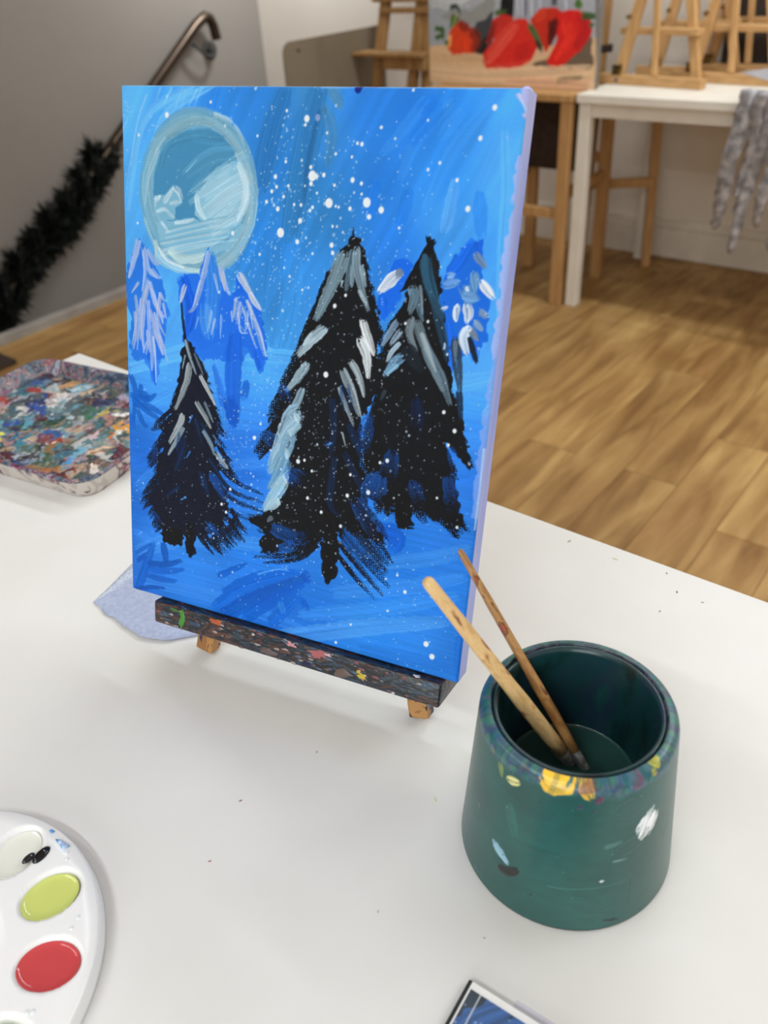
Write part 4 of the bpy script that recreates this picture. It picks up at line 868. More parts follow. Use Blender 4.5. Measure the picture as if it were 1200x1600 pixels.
('d',[(340.8,109.2,1.4)],(228,236,244),1),
('d',[(308.3,175.1,2.1)],(228,236,244),1),
('d',[(306.3,166.5,2.6)],(228,236,244),1),
('d',[(393.8,3.1,1.4)],(228,236,244),1),
('d',[(452.8,89.5,1.9)],(228,236,244),1),
('d',[(377.1,50.9,1.2)],(228,236,244),1),
('d',[(293.0,47.3,1.4)],(228,236,244),1),
('d',[(306.2,145.9,1.4)],(228,236,244),1),
('d',[(413.6,32.0,1.2)],(228,236,244),1),
('d',[(407.2,244.7,1.6)],(228,236,244),1),
('d',[(434.5,239.6,1.6)],(228,236,244),1),
('d',[(308.0,317.2,3.3)],(228,236,244),1),
('d',[(274.9,433.0,2.7)],(228,236,244),1),
('d',[(291.2,479.0,2.1)],(228,236,244),1),
('d',[(350.1,436.5,1.8)],(228,236,244),1),
('d',[(376.2,454.6,2.7)],(228,236,244),1),
('d',[(347.7,464.4,2.4)],(228,236,244),1),
('d',[(312.2,493.9,2.1)],(228,236,244),1),
('d',[(341.0,506.8,2.1)],(228,236,244),1),
('d',[(398.3,409.7,2.4)],(228,236,244),1),
('d',[(389.0,413.9,1.8)],(228,236,244),1),
('d',[(208.0,413.3,2.4)],(228,236,244),1),
('d',[(284.0,429.8,1.8)],(228,236,244),1),
('d',[(479.9,359.2,2.4)],(228,236,244),1),
('d',[(464.4,339.5,2.1)],(228,236,244),1),
('d',[(474.1,377.1,1.8)],(228,236,244),1),
('d',[(295.5,442.0,1.8)],(228,236,244),1),
('d',[(314.9,234.6,2.4)],(228,236,244),1),
('d',[(328.4,221.1,1.8)],(228,236,244),1),
('d',[(466.8,443.6,1.5)],(228,236,244),1),
('d',[(495.7,474.7,1.8)],(228,236,244),1),
('d',[(172.4,490.4,2.0)],(228,236,244),1),
('d',[(158.9,514.5,2.0)],(228,236,244),1),
('d',[(166.3,524.5,2.0)],(228,236,244),1),
('d',[(208.9,412.9,2.0)],(228,236,244),1),
('d',[(216.8,393.5,1.5)],(228,236,244),1),
('d',[(145.0,560.5,1.0)],(228,236,244),1),
('d',[(274.5,432.9,2.5)],(228,236,244),1),
('d',[(24.8,510.4,1.0)],(228,236,244),1),
('d',[(472.1,637.8,3.5)],(228,236,244),1),
('d',[(481.7,653.1,3.5)],(228,236,244),1),
('d',[(437.0,574.4,2.3)],(228,236,244),1),
('d',[(415.7,606.5,1.5)],(228,236,244),1),
('d',[(424.6,554.6,1.5)],(228,236,244),1),
('d',[(365.0,639.8,1.5)],(228,236,244),1),
('d',[(344.9,672.1,1.9)],(228,236,244),1),
('d',[(328.6,2.0,4.4)],(28,34,120),1),
('d',[(280.2,32.0,3.2)],(130,150,205),1),
]
BERRY_ART=[
('p',[(-7,-142),(267,-112),(297,133),(-18,139)],(160,160,164),1,0.5),
('p',[(-4,82),(78,82),(79,131),(-5,130)],(150,153,158),1,0.5),
('p',[(-17,130),(103,127),(192,127),(272,115),(306,210),(-21,229)],(205,168,130),1,0.5),
('s',[(2.6,63.6),(69.9,64.7)],42.3,42.3,(190,190,190),0.8,0.1,0.2),
('s',[(56.2,18.8),(217.6,24.8)],105.9,105.9,(150,152,158),0.8,0.1,0.2),
('p',[(78,100),(105,88),(104,134),(70,137)],(62,63,66),1,0.5),
('p',[(19,95),(42,84),(70,88),(105,69),(108,84),(92,98),(59,106)],(140,138,134),1,0.5),
('p',[(119,39),(136,40),(136,95),(116,92)],(24,24,26),1,0.5),
('p',[(136,40),(219,42),(223,89),(160,98),(139,95)],(150,150,158),1,0.5),
('s',[(139.8,43.6),(143.0,94.3)],3.7,2.6,(205,205,215),0.8,0.1,0.2),
('s',[(147.3,43.8),(150.7,94.3)],3.7,2.6,(205,205,215),0.8,0.1,0.2),
('s',[(159.7,44.1),(163.4,94.3)],3.7,2.6,(205,205,215),0.8,0.1,0.2),
('s',[(171.9,44.4),(175.9,94.4)],3.7,2.6,(205,205,215),0.8,0.1,0.2),
('s',[(207.7,45.4),(212.6,94.4)],3.7,2.6,(205,205,215),0.8,0.1,0.2),
('s',[(152.5,49.4),(153.5,94.3)],3.7,3.7,(70,70,80),0.8,0.1,0.2),
('p',[(186,41),(198,42),(199,83),(191,83)],(60,62,66),0.8,0.5),
('s',[(36.6,84.0),(46.4,82.1),(53.4,92.1)],6.9,2.6,(45,60,50),1,0.1,0.2),
('p',[(163,151),(188,141),(251,115),(255,151),(209,153),(178,152)],(92,78,64),0.9,2),
('p',[(76,137),(95,116),(98,134),(90,139)],(35,28,26),0.9,0.5),
('p',[(32,118),(38,108),(53,99),(70,108),(83,122),(76,137),(39,140),(31,133)],(205,62,30),1,0.5),
('s',[(70.2,109.2),(80.0,122.4),(73.2,135.9)],15.9,10.6,(120,32,22),0.7,0.3,0.2),
('s',[(35.6,116.7),(33.2,131.3)],6.4,5.3,(225,175,100),0.8,0.3,0.2),
('s',[(52.0,102.2),(67.4,110.3)],10.6,10.6,(110,30,22),0.7,0.3,0.2),
('s',[(56.2,120.6),(59.0,135.1)],15.9,13.2,(225,60,25),0.6,0.3,0.2),
('s',[(10.2,107.5),(27.6,111.5)],6.9,3.2,(58,84,36),0.95,0.1,0.2),
('s',[(11.4,120.0),(27.6,115.7)],6.9,3.2,(58,84,36),0.95,0.1,0.2),
('s',[(42.1,92.1),(36.3,108.4)],6.9,3.2,(58,84,36),0.95,0.1,0.2),
('s',[(49.2,94.1),(40.6,106.3)],6.9,3.2,(58,84,36),0.95,0.1,0.2),
('s',[(21.9,106.4),(24.5,123.0)],6.9,3.2,(58,84,36),0.95,0.1,0.2),
('s',[(30.4,123.0),(28.8,129.3)],6.9,3.2,(58,84,36),0.95,0.1,0.2),
('s',[(46.4,93.1),(39.2,108.4)],3.2,2.1,(165,165,90),0.9,0.1,0.2),
('p',[(94,126),(105,98),(118,91),(136,94),(136,104),(117,116)],(190,46,36),1,0.5),
('s',[(97.9,124.2),(108.2,102.1)],7.9,7.9,(110,26,22),0.7,0.1,0.2),
('s',[(107.9,90.3),(126.2,87.5)],7.9,3.7,(60,92,44),0.9,0.1,0.2),
('p',[(161,98),(174,86),(194,84),(209,91),(201,115),(186,135),(174,115)],(190,44,28),1,0.5),
('s',[(192.6,100.1),(198.9,119.1)],15.9,13.2,(80,16,16),0.7,0.3,0.2),
('s',[(170.0,96.3),(184.5,88.7)],10.6,7.9,(215,70,40),0.6,0.3,0.2),
('p',[(89,150),(91,138),(116,111),(140,97),(155,97),(167,110),(174,127),(165,145),(142,154),(99,157)],(206,42,32),1,0.5),
('s',[(98.3,144.8),(122.0,119.9),(142.3,102.0)],15.9,13.2,(226,100,80),0.55,0.4,0.2),
('s',[(141.5,143.8),(166.8,127.3)],23.8,15.9,(186,28,26),0.7,0.3,0.2),
('s',[(98.5,153.1),(141.8,150.9),(162.5,143.4)],6.4,5.3,(215,70,60),0.6,0.3,0.2),
('s',[(160.4,103.9),(168.5,113.6),(181.0,131.1)],9.0,6.4,(64,96,48),0.95,0.1,0.2),
('s',[(171.5,121.4),(181.2,135.0)],5.8,3.7,(30,36,24),0.95,0.1,0.2),
('p',[(188,146),(195,133),(203,119),(197,106),(199,93),(213,87),(230,88),(244,97),(250,111),(236,132),(211,149),(196,152)],(206,34,28),1,0.5),
('s',[(232.9,92.6),(241.5,109.3),(226.8,132.2)],15.9,13.2,(176,26,32),0.7,0.3,0.2),
('s',[(199.8,98.2),(193.4,111.5),(192.0,127.0)],10.6,7.9,(70,14,14),0.8,0.3,0.2),
('s',[(212.2,101.9),(218.5,118.9),(200.6,142.5)],15.9,13.2,(226,52,36),0.6,0.3,0.2),
('s',[(225.7,78.0),(233.6,87.1)],10.6,6.4,(70,104,40),1,0.1,0.2),
('s',[(235.3,93.6),(254.0,94.5)],9.0,5.3,(56,84,44),1,0.1,0.2),
('s',[(245.8,105.6),(252.4,101.9)],5.3,3.2,(70,100,60),1,0.1,0.2),
('s',[(174.9,135.1),(187.7,136.9)],5.3,4.2,(225,170,150),0.8,0.1,0.2),
('s',[(204.8,166.4),(241.5,161.2)],9.0,6.4,(120,110,84),0.9,0.3,0.2),
('s',[(-0.1,160.0),(98.7,163.6),(252.8,153.0)],13.2,15.9,(218,182,146),0.7,0.4,0.2),
('s',[(0.3,144.7),(98.4,146.8)],10.6,10.6,(196,152,112),0.5,0.4,0.2),
('s',[(126.6,173.2),(254.7,172.6)],15.9,15.9,(214,160,130),0.6,0.4,0.2),
('s',[(251.0,43.1),(262.7,156.6)],6.4,6.4,(120,116,112),1,0.1,0.2),
]
BUCKET_ART=[
('s',[(597.0,-2.9),(614.8,0.7),(634.2,-8.2)],36.8,33.4,(226,180,58),1,0.1,0.35),
('s',[(610.8,13.7),(626.4,11.1)],8.9,6.7,(190,160,60),0.8,0.4,0.5),
('s',[(648.6,-1.3),(660.5,16.8)],20.0,14.5,(214,170,60),0.95,0.2,0.3),
('s',[(659.5,-2.1),(649.6,2.7)],8.9,6.7,(214,170,60),0.9,0.3,0.5),
('s',[(543.9,33.0),(562.4,27.0)],13.4,11.1,(222,212,140),0.95,0.1,0.6),
('s',[(526.8,21.8),(532.7,39.7)],11.1,4.5,(150,160,70),0.7,0.5,0.5),
('s',[(759.3,-4.7),(777.8,-1.0)],16.7,13.4,(190,180,60),0.9,0.3,0.7),
('s',[(752.6,6.1),(760.6,6.8)],6.7,5.6,(190,180,70),0.8,0.15,0.5),
('s',[(756.0,73.1),(746.3,91.1),(737.7,103.0)],33.4,30.1,(232,234,238),1,0.05,0.4),
('s',[(758.4,60.2),(747.2,75.5)],5.6,4.5,(200,215,220),0.8,0.2,0.5),
('s',[(730.6,91.1),(743.1,82.1)],5.6,5.6,(210,220,226),0.8,0.15,0.5),
('s',[(534.4,156.6),(547.9,164.7),(561.9,173.4)],17.8,8.9,(150,190,212),0.95,0.15,0.8),
('s',[(549.0,193.0),(565.8,185.5),(576.6,172.3)],16.7,10.0,(22,26,28),0.95,0.1,0.6),
('s',[(558.1,194.2),(567.9,186.8)],5.6,3.3,(22,26,28),0.9,0.15,0.5),
('s',[(683.1,161.4),(688.2,159.9)],4.5,3.3,(220,226,226),0.95,0,0.5),
('s',[(693.7,237.9),(714.1,243.9)],5.6,4.5,(24,40,42),0.8,0.4,0.5),
('s',[(704.9,244.8),(708.1,238.1)],4.5,3.3,(20,30,32),0.8,0.15,0.5),
('s',[(672.1,23.2),(669.6,14.7)],13.4,8.9,(110,40,84),0.8,0.3,0.5),
('s',[(645.5,32.7),(652.1,29.8)],8.9,5.6,(70,50,90),0.6,0.5,0.5),
('s',[(666.5,38.0),(668.4,40.1)],7.8,5.6,(80,50,90),0.6,0.4,0.5),
('s',[(646.6,7.1),(670.3,2.3)],11.1,7.8,(90,50,80),0.5,0.6,0.5),
('s',[(725.0,4.9),(732.1,12.3)],18.9,14.5,(110,70,90),0.8,0.3,0.5),
('s',[(721.5,-9.1),(730.2,-7.5)],11.1,7.8,(150,90,110),0.7,0.4,0.5),
('s',[(502.5,13.3),(513.3,15.2)],8.9,4.5,(110,110,90),0.7,0.3,0.5),
('s',[(613.9,-8.1),(603.7,31.7)],8.9,5.6,(46,84,84),0.3,0.6,0.5),
('s',[(617.1,177.8),(683.8,171.4),(720.5,169.6)],1.7,1.1,(90,150,142),0.6,0.3,0.5),
('s',[(587.0,123.1),(625.8,118.3)],11.1,6.7,(30,74,68),0.4,0.6,0.5),
('s',[(702.5,41.5),(744.0,42.2)],33.4,22.3,(46,74,72),0.35,0.6,0.5),
('s',[(731.6,103.2),(700.9,113.1)],33.4,16.7,(34,80,74),0.35,0.6,0.5),
('s',[(685.4,99.9),(710.8,95.7)],7.8,4.5,(120,160,160),0.4,0.6,0.5),
('s',[(698.4,128.7),(719.3,129.8)],4.5,2.8,(150,190,190),0.6,0.6,0.5),
('s',[(590.4,137.9),(592.4,139.1)],5.6,4.5,(120,80,70),0.7,0.15,0.5),
('s',[(593.6,40.7),(595.6,42.5)],5.6,4.5,(30,60,60),0.7,0.15,0.5),
('s',[(614.6,51.3),(616.5,53.0)],5.6,4.5,(30,70,68),0.7,0.15,0.5),
('s',[(552.3,72.3),(566.7,118.1)],16.7,11.1,(54,120,112),0.3,0.6,0.5),
('s',[(511.8,238.7),(504.5,237.0)],13.4,7.8,(60,80,86),0.6,0.4,0.5),
('s',[(596.6,206.3),(599.1,205.7)],4.5,3.3,(20,24,26),0.9,0.15,0.5),
('s',[(490.9,127.5),(496.9,131.1)],5.6,3.3,(150,120,90),0.7,0.15,0.5),
('s',[(652.3,200.5),(694.2,219.7)],33.4,22.3,(34,86,80),0.3,0.6,0.5),
('s',[(538.1,262.9),(573.5,264.2)],22.3,22.3,(32,80,74),0.3,0.6,0.5),
('s',[(728.9,174.4),(728.6,225.8)],2.2,1.7,(24,60,56),0.5,0.4,0.5),
('s',[(789.2,143.0),(806.1,110.1)],7.8,4.5,(30,60,60),0.4,0.6,0.5),
]
# ------------------------------------------------------------------ the room
def struct(name, bm, m, label=None, parent=None):
    o = obj(name, bm, m, parent)
    if not parent: o.rotation_euler = (0, 0, ALPHA); o['kind'] = 'structure'
    if label: o['label'] = label
    return o
LW = -3.53; BWN = 3.477; FE = -3.0
fl = struct('floor', box(FE, 2.6, -2.6, BWN, -.12, -.012, 0), M_floor, 'light brown oak plank floor')
box_l = struct('floor_landing', box(LW, FE, 3.12, BWN, -.12, -.001, 0), M_floor, 'oak landing at the top of the stairs')
pw, pl = .145, 1.22
pb = box(-pw/2+.0006, pw/2-.0006, -pl/2+.0008, pl/2-.0008, -.0119, 0, .0007, 1)
pme = bpy.data.meshes.new('plank'); pb.to_mesh(pme); pb.free(); pme.materials.append(M_floor)
rp = random.Random(3)
cols_ = int((2.6-FE)/pw)
for i in range(cols_):
    dx = FE + pw*(i+.5); off = rp.random()*pl
    n0 = BWN - pl/2 + off
    while n0 - pl/2 > .3:
        a, b = n0-pl/2, min(n0+pl/2, BWN-.002)
        vis = (-3.1 < dx < -.2) or (dx >= -.2 and a < 3.4 and dx < 1.0)
        if b-a > .1 and vis:
            q = bpy.data.objects.new('plank', pme); COL.objects.link(q); q.parent = fl
            q.location = (dx, (a+b)/2, 0); q.scale = (1, (b-a)/pl, 1)
        n0 -= pl
struct('wall_back', box(LW-.1, 2.7, BWN, BWN+.1, -.12, 2.6, 0), M_wall, 'warm white wall behind the white desk')
struct('wall_left', box(LW-.1, LW, -2.6, BWN, -2.4, 2.6, 0), M_walll, 'wall along the stairs with stairwell shade in its colour')
struct('wall_right', box(2.6, 2.7, -2.7, BWN, -.12, 2.6, 0), M_wall)
struct('wall_front', box(LW-.1, 2.7, -2.7, -2.6, -2.4, 2.6, 0), M_wall)
wf = struct('added_fill_panel', box(.05, 1.95, -2.6, -2.57, .70, 2.2, .004), M_skirt, 'wide white panel added behind the front fill light')  # unseen panel added to go with the front fill light
struct('ceiling', box(LW-.1, 2.7, -2.7, BWN+.1, 2.6, 2.7, 0), M_ceil)
sk = box(FE, 2.6, BWN-.018, BWN-.001, 0, .122, .003); box(FE, 2.6, BWN-.012, BWN-.001, .122, .157, .004, 2, sk)
struct('baseboard_back', sk, M_skirt, 'white skirting board with a stepped top')
struct('trim_1', box(FE-.035, FE+.004, -2.6, 3.12, -.2, .034, .004), M_trim, 'grey edging strip along the stairwell')
st = struct('stairs', box(LW+.002, FE-.04, 3.08, 3.118, -.165, -.001, .003), M_trim, 'stairs going down beside the left wall')
for k in range(8): obj('tread', box(LW+.002, FE-.04, 3.08-.25*(k+1), 3.09-.25*k, -.17*(k+1)-.04, -.17*(k+1), .003), M_trim, st)

wlm = thing('fill_lamp_housing', 'unseen grey housing added for the stair wall fill light', 'lamp', room(-2.75, BWN-.001, 1.9), (0, 0, ALPHA))  # unseen housing added around the fill that brightens the stair wall
M_lampgrey = nmat('lamp_grey', [(.4, (150, 148, 145)), (.6, (136, 134, 132))], 12, .4)
obj('backplate', box(-.06, .06, -.012, 0, -.06, .06, .004), M_lampgrey, wlm)
obj('arm', beam((0, -.0125, 0), (0, -.20, .0), .02, .02), M_lampgrey, wlm)
obj('shade', box(.056, .07, -.46, -.12, -.12, .03, .004), M_lampgrey, wlm)
# ------------------------------------------------------------------ handrail and garland
rz = lambda n: .0 + (n-1.66)*.678
def rl(n, z, d=-3.46): return (d, n, z)
hr = thing('handrail', 'brown metal handrail sloping down the left stair wall', 'handrail', (0, 0, 0), (0, 0, ALPHA))
rpts = [rl(n, rz(n)) for n in np.linspace(.3, 2.98, 10)] + [rl(3.02, .915), rl(3.05, .928), rl(3.075, .918), rl(3.092, .885), rl(3.1, .84), rl(3.102, .828)]
obj('rail', tube(rpts, .0235, 16), M_steel, hr, True)
for n_, zf, nr in ((3.105, .78, 2.93), (2.374, .384, 2.30)):
    f_ = tube([(LW+.001, n_, zf), (LW+.008, n_, zf), (LW+.011, n_, zf)], [.042, .042, .03], 24)
    fo = obj('bracket_plate', f_, M_steel2, hr, True)
    fo['label'] = 'round grey wall plate of the rail bracket'
    arm = catmull([(LW+.01, n_, zf), (LW+.06, n_-.03, zf-.015), (-3.455, n_-.09, zf-.01), (-3.46, nr, rz(nr)-.02)], 5)
    obj('bracket_arm', tube([tuple(a) for a in arm], .008, 10), M_steel2, fo, True)
ga = thing('garland', 'dark evergreen garland wound around the lower handrail', 'garland', (0, 0, 0), (0, 0, ALPHA))
rg = random.Random(8); gv = []; gf = []; stem = []
for k in range(150):
    n_ = 1.35 + k/149*1.0; ang = k*.42
    c = Vector((-3.46+.034*math.cos(ang), n_, rz(n_)+.04*math.sin(ang))); stem.append(tuple(c))
    dens = .6 + .4*math.sin(k*.5)
    for j in range(int(52*dens)):
        dv = Vector((rg.gauss(0, .5), rg.gauss(0, .8), rg.gauss(-.12, .75))).normalized(); L = rg.uniform(.045, .095)*(.75+.5*dens)
        if c.x + dv.x*L < LW+.004: dv.x = abs(dv.x)
        sd = dv.orthogonal().normalized()*rg.uniform(.005, .010); i0 = len(gv); e = c+dv*L
        gv += [tuple(c-sd*.5), tuple(c+dv*L*.5-sd), tuple(e), tuple(c+dv*L*.5+sd)]; gf.append((i0, i0+1, i0+2, i0+3))
obj('stem', tube(stem, .006, 6), M_needle, ga)
tagp(obj('needles', (gv, gf), M_needle, ga), kind='stuff')

# ------------------------------------------------------------------ taupe board, mat, studio easels, stool
bd = thing('board', 'taupe board with rounded corners standing left of the wooden easel', 'board', room(-2.6, 2.99, 0), (0, 0, ALPHA))
bb = box(-.004, .004, -.325, .325, 0, .872, 0)
ed = [e for e in bb.edges if abs(e.verts[0].co.y-e.verts[1].co.y) < 1e-5 and abs(e.verts[0].co.z-e.verts[1].co.z) < 1e-5]
bmesh.ops.bevel(bb, geom=ed, offset=.045, segments=6, affect='EDGES', profile=.5)
obj('panel', bb, M_board, bd)
for yy in (-.245, -.235): obj('screw_hole', tube([(.0041, yy, .835), (.0055, yy, .835)], .005, 10), M_dark, bd)
obj('foot', box(.0045, .16, -.20, -.16, -0.0, .02, .003), M_boardedge, bd); obj('foot', box(.0045, .16, .16, .20, -0.0, .02, .003), M_boardedge, bd)
mt = thing('floor_mat', 'dark brown mat on the floor by the stairwell', 'mat', room(-2.79, 1.31, 0), (0, 0, ALPHA))
obj('mat_pad', box(-.16, .0, -.9, .0, .0005, .018, .004), M_dark, mt)

def studio_easel(root, half, H, splay, tray_z, wd=.03):
    for s in (-1, 1):
        obj('leg', beam((s*half*splay, -.02, 0), (s*half, .14, H), wd, wd*.8, (0, 1, 0)), M_old, root)
    obj('rear_leg', beam((0, .42, 0), (0, .16, H*.9), wd, wd*.8, (0, 1, 0)), M_old, root)
    obj('crossbar', beam((-half*splay, .02, .33), (half*splay, .02, .33), wd*.8, wd*1.1), M_old, root)
    obj('top_bar', beam((-half-.05, .12, H*.84), (half+.05, .12, H*.84), wd*.8, wd*1.4), M_old, root)
    if tray_z: obj('tray', box(-half-.09, half+.09, .0, .1, tray_z, tray_z+.02), M_old, root); obj('tray_block', box(.02, half+.1, .03, .09, tray_z-.05, tray_z-.001), M_old, root)
e1 = thing('studio_easel', 'tall wooden studio easel standing left of the strawberry painting', 'easel', room(-2.43, 3.02, 0), (0, 0, ALPHA))
for s, x0, x1 in ((-1, -.13, -.055), (1, .085, .125)): obj('leg', beam((x0-.02, -.0, 0), (x1+.005, .22, 1.12), .042, .03, (0, 1, 0)), M_old, e1)
obj('mast', beam((.15, .1, .03), (.15, .24, 1.5), .03, .03, (0, 1, 0)), M_old, e1)
obj('rear_leg', beam((.02, .40, 0), (.06, .27, 1.1), .03, .03, (0, 1, 0)), M_old, e1)
obj('tray', box(-.24, .20, .06, .16, .775, .79, .003), M_old, e1)
obj('tray_block', box(-.02, .20, .09, .155, .725, .774, .003), M_old, e1)
obj('top_bar', box(-.12, .2, .16, .19, .965, 1.0, .003), M_old, e1)
obj('top_rail', box(-.08, .2, .155, .185, .925, .945, .003), M_old, e1)
e2 = thing('studio_easel', 'slim wooden studio easel standing behind the left end of white desk', 'easel', room(-1.36, 3.24, 0), (0, 0, ALPHA+.55))
obj('leg', beam((-.165, -.02, 0), (-.12, .04, 1.35), .04, .035, (0, 1, 0)), M_old, e2)
obj('leg', beam((.115, .02, 0), (.10, .06, .65), .034, .03, (0, 1, 0)), M_oak, e2)
obj('crossbar', beam((-.145, .02, .335), (.105, .03, .335), .03, .034), M_oak, e2)
obj('rear_leg', beam((-.19, .06, 0), (-.15, .06, .95), .035, .03, (0, 1, 0)), M_old, e2)
obj('clamp', box(-.165, -.10, -.005, .03, .80, .825, .003), M_dark, e2)
stl = thing('stool', 'tall oak stool carrying the strawberry painting', 'stool', room(-1.55, 2.93, 0), (0, 0, ALPHA))
obj('seat', box(-.42, .176, -.185, .19, T-.027, T-.002, .004), M_oak, stl)
for x, y in ((-.19, -.16), (.152, -.16), (-.15, .17), (.152, .17)): obj('leg', beam((x*1.03, y*1.03, 0), (x, y, T-.026), .04, .036, (0, 1, 0)), M_oak, stl)
for y, z in ((-.163, .335), (.173, .46)): obj('rail', beam((-.19, y, z), (.152, y, z), .026, .034), M_oak, stl)
ib = thing('stool_shade_panel', 'dark brown panel added for the shade inside the oak stool', 'board', room(-1.57, 3.03, .4185), (0, 0, ALPHA))  # dark panel added where shade falls between the stool legs
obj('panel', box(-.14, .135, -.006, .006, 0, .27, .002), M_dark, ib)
for x, z in ((-.17, .40), (.152, .40)): obj('rail', beam((x, -.16, z), (x, .17, z), .026, .034), M_oak, stl)

# strawberry picture: fine mesh with its paint in a colour attribute
sp = thing('strawberry_painting', 'large painting of red strawberries standing on oak stool', 'painting', room(-2.015, 2.858, T), (0, 0, ALPHA))
P = Paint(260, 177); P.run(BERRY_ART)
P.C = np.clip((P.C+(vnoise(177, 260, 60, 90)[..., None]-.5)*10)*np.array((1.08, 1.1, 1.12)), 0, 255)
yy, xx = np.mgrid[0:177, 0:260]; SWW, SHH = .673, .46
co = np.stack([xx/259*SWW, -P.Z*.0003-.0162, (1-yy/176)*SHH], -1).reshape(-1, 3)
pk = grid_mesh('picture', co, quads_of(177, 260), P.lincol(), M_berry, sp)
obj('stretcher', box(0, SWW, -.016, .014, 0, SHH, .002), solid('grey_edge', (112, 106, 100), .7), sp)

# ------------------------------------------------------------------ white desk with table easels
dk = thing('white_desk', 'white desk against the back wall under the table easels', 'desk', room(-1.345, 2.78, 0), (0, 0, ALPHA))
obj('desktop', box(-.02, 2.0, -.02, .675, T-.028, T, .003), M_whitemetal, dk)
ap = box(.03, 1.94, .0, .02, T-.072, T-.029, .002); box(.0, .02, .03, .62, T-.072, T-.029, .002, 2, ap); box(.03, 1.94, .635, .655, T-.072, T-.029, .002, 2, ap)
obj('apron', ap, M_whitemetal, dk)
for x, y in ((.0, .0), (1.94, .0), (.0, .62), (1.94, .62)): obj('leg', box(x-.012, x+.03, y-.012, y+.03, 0, T-.029, .003), M_whitemetal, dk)
EG = 'wooden table easels crowded on the white desk'
def table_easel():
    r = thing('table_easel', 'table easel', 'easel', group=EG)
    obj('base_bar', box(-.19, .19, -.016, .016, 0, .03, .002), M_beech, r)
    obj('mast', beam((-.12, .0, .031), (-.045, .075, .50), .034, .022, (0, 1, 0)), M_beechz, r)
    obj('strut', beam((.012, .0, .031), (-.028, .03, .30), .02, .016, (0, 1, 0)), M_beechz, r)
    obj('leg', beam((.14, .055, .003), (.0, .085, .50), .03, .02, (0, 1, 0)), M_beechz, r)
    obj('shelf', box(-.15, .13, .03, .075, .145, .165, .002), M_beech, r)
    mast = [c for c in r.children if c.name.startswith('mast')][0]
    obj('foot_hinge', box(-.14, -.105, -.018, .012, .0301, .06, .003), M_brass, mast)
    k = obj('wing_nut', tube([(-.1, .0, .2), (-.1, -.012, .2), (-.1, -.02, .2)], [.007, .007, .004], 10), M_brass, mast)
    obj('bolt', tube([(-.075, .02, .36), (-.075, .0, .36)], .006, 8), M_brass, r)
    return r
te = table_easel()
ES = [(-1.20, 2.965, -.12, 'beech table easel nearest the left end of white desk, blue dot on its bar'),
      (-.985, 3.075, -.1, 'beech table easel whose bar is next to the hanging grey paper strips'),
      (-1.15, 3.19, .08, 'beech table easel in the second row behind the leftmost easel'),
      (-.72, 3.2, .0, 'beech table easel at the right edge of frame behind grey paper'),
      (-1.0, 3.285, .0, 'beech table easel in the back row near the white bottle'),
      (-.58, 3.31, -.05, 'beech table easel in the back row furthest right on desk')]
for i, (a, b, rz_, lb) in enumerate(ES):
    e = te if i == 0 else cpy(te); e.location = room(a, b, T+.0004); e.rotation_euler = (0, 0, ALPHA+rz_); e['label'] = lb
obj('paint_dot', tube([(-.12, -.0161, .014), (-.12, -.0167, .014)], .006, 12), solid('violet_dot', (50, 40, 120)), te)
bt = thing('bottle', 'white plastic bottle standing among the table easels', 'bottle', room(-1.18, 3.385, T+.0004))
obj('body', lathe([(.02, 0), (.026, .004), (.026, .10), (.022, .125), (.012, .14), (.011, .15)], 24, True, True), M_bottle, bt, True)
obj('cap', lathe([(.014, .1502), (.014, .175), (.011, .18)], 20, True, True), solid('grey_cap', (150, 150, 152)), bt, True)
bx_ = thing('storage_crate', 'dark brown crate against the wall behind the table easels', 'crate', room(-.70, 3.43, T+.0004), (0, 0, ALPHA))
M_crate = nmat('dark_crate', [(.4, (58, 46, 38)), (.6, (44, 36, 32))], 14, .7)
obj('crate_body', box(-.42, .42, -.035, .035, 0, .27, .004), M_crate, bx_)
obj('crate_rim', box(-.428, .428, -.04, .04, .245, .28, .004), M_crate, bx_)
gp = thing('paper_cutting', 'mottled grey paper cut into long ragged strips hanging over desk edge', 'paper', room(-.79, 2.74, T), (0, 0, ALPHA))
obj('flat_sheet', ([(-.045, -.025, .085), (.20, -.025, .03), (.26, .14, .045), (.05, .13, .085), (-.045, -.025, .0862), (.20, -.025, .0312), (.26, .14, .0462), (.05, .13, .0862)],
    [(0, 1, 2, 3), (7, 6, 5, 4), (0, 4, 5, 1), (1, 5, 6, 2), (2, 6, 7, 3), (3, 7, 4, 0)]), M_greyflat, gp)
rs = random.Random(4)
for (x0, x1, zb, wd, y0, lean) in ((-.0, -.045, -.36, .06, -.030, 0), (.035, .01, -.26, .035, -.036, 0), (.06, .02, -.42, .055, -.030, 0), (.105, .09, -.33, .05, -.038, 0), (.15, .14, -.4, .06, -.032, 0), (.2, .21, -.3, .06, -.037, 0)):
    vs = []; fs = []; N = 22
    for k in range(N+1):
        t = k/N; z = .045+(zb-.045)*t; xc = x0+(x1-x0)*t+.004*math.sin(t*9+x0*90); ww = wd*(1-.6*t*t)*(.84+.3*rs.random())*(1 if t < .96 else .4)
        y = y0 - .012*math.sin(t*4+x0*50)
        for sx, dy in ((-.5, .0), (0, -.006), (.5, .002)):
            vs.append((xc+sx*ww+rs.uniform(-.003, .003), y+dy+rs.uniform(-.002, .002), z+rs.uniform(-.004, .004)))
        if k:
            b_ = 3*(k-1)
            for q in (0, 1): fs.append((b_+q, b_+q+1, b_+q+4, b_+q+3))
    so = obj('strip', (vs, fs), M_grey, gp, True)
    md = so.modifiers.new('thick', 'SOLIDIFY'); md.thickness = .0015

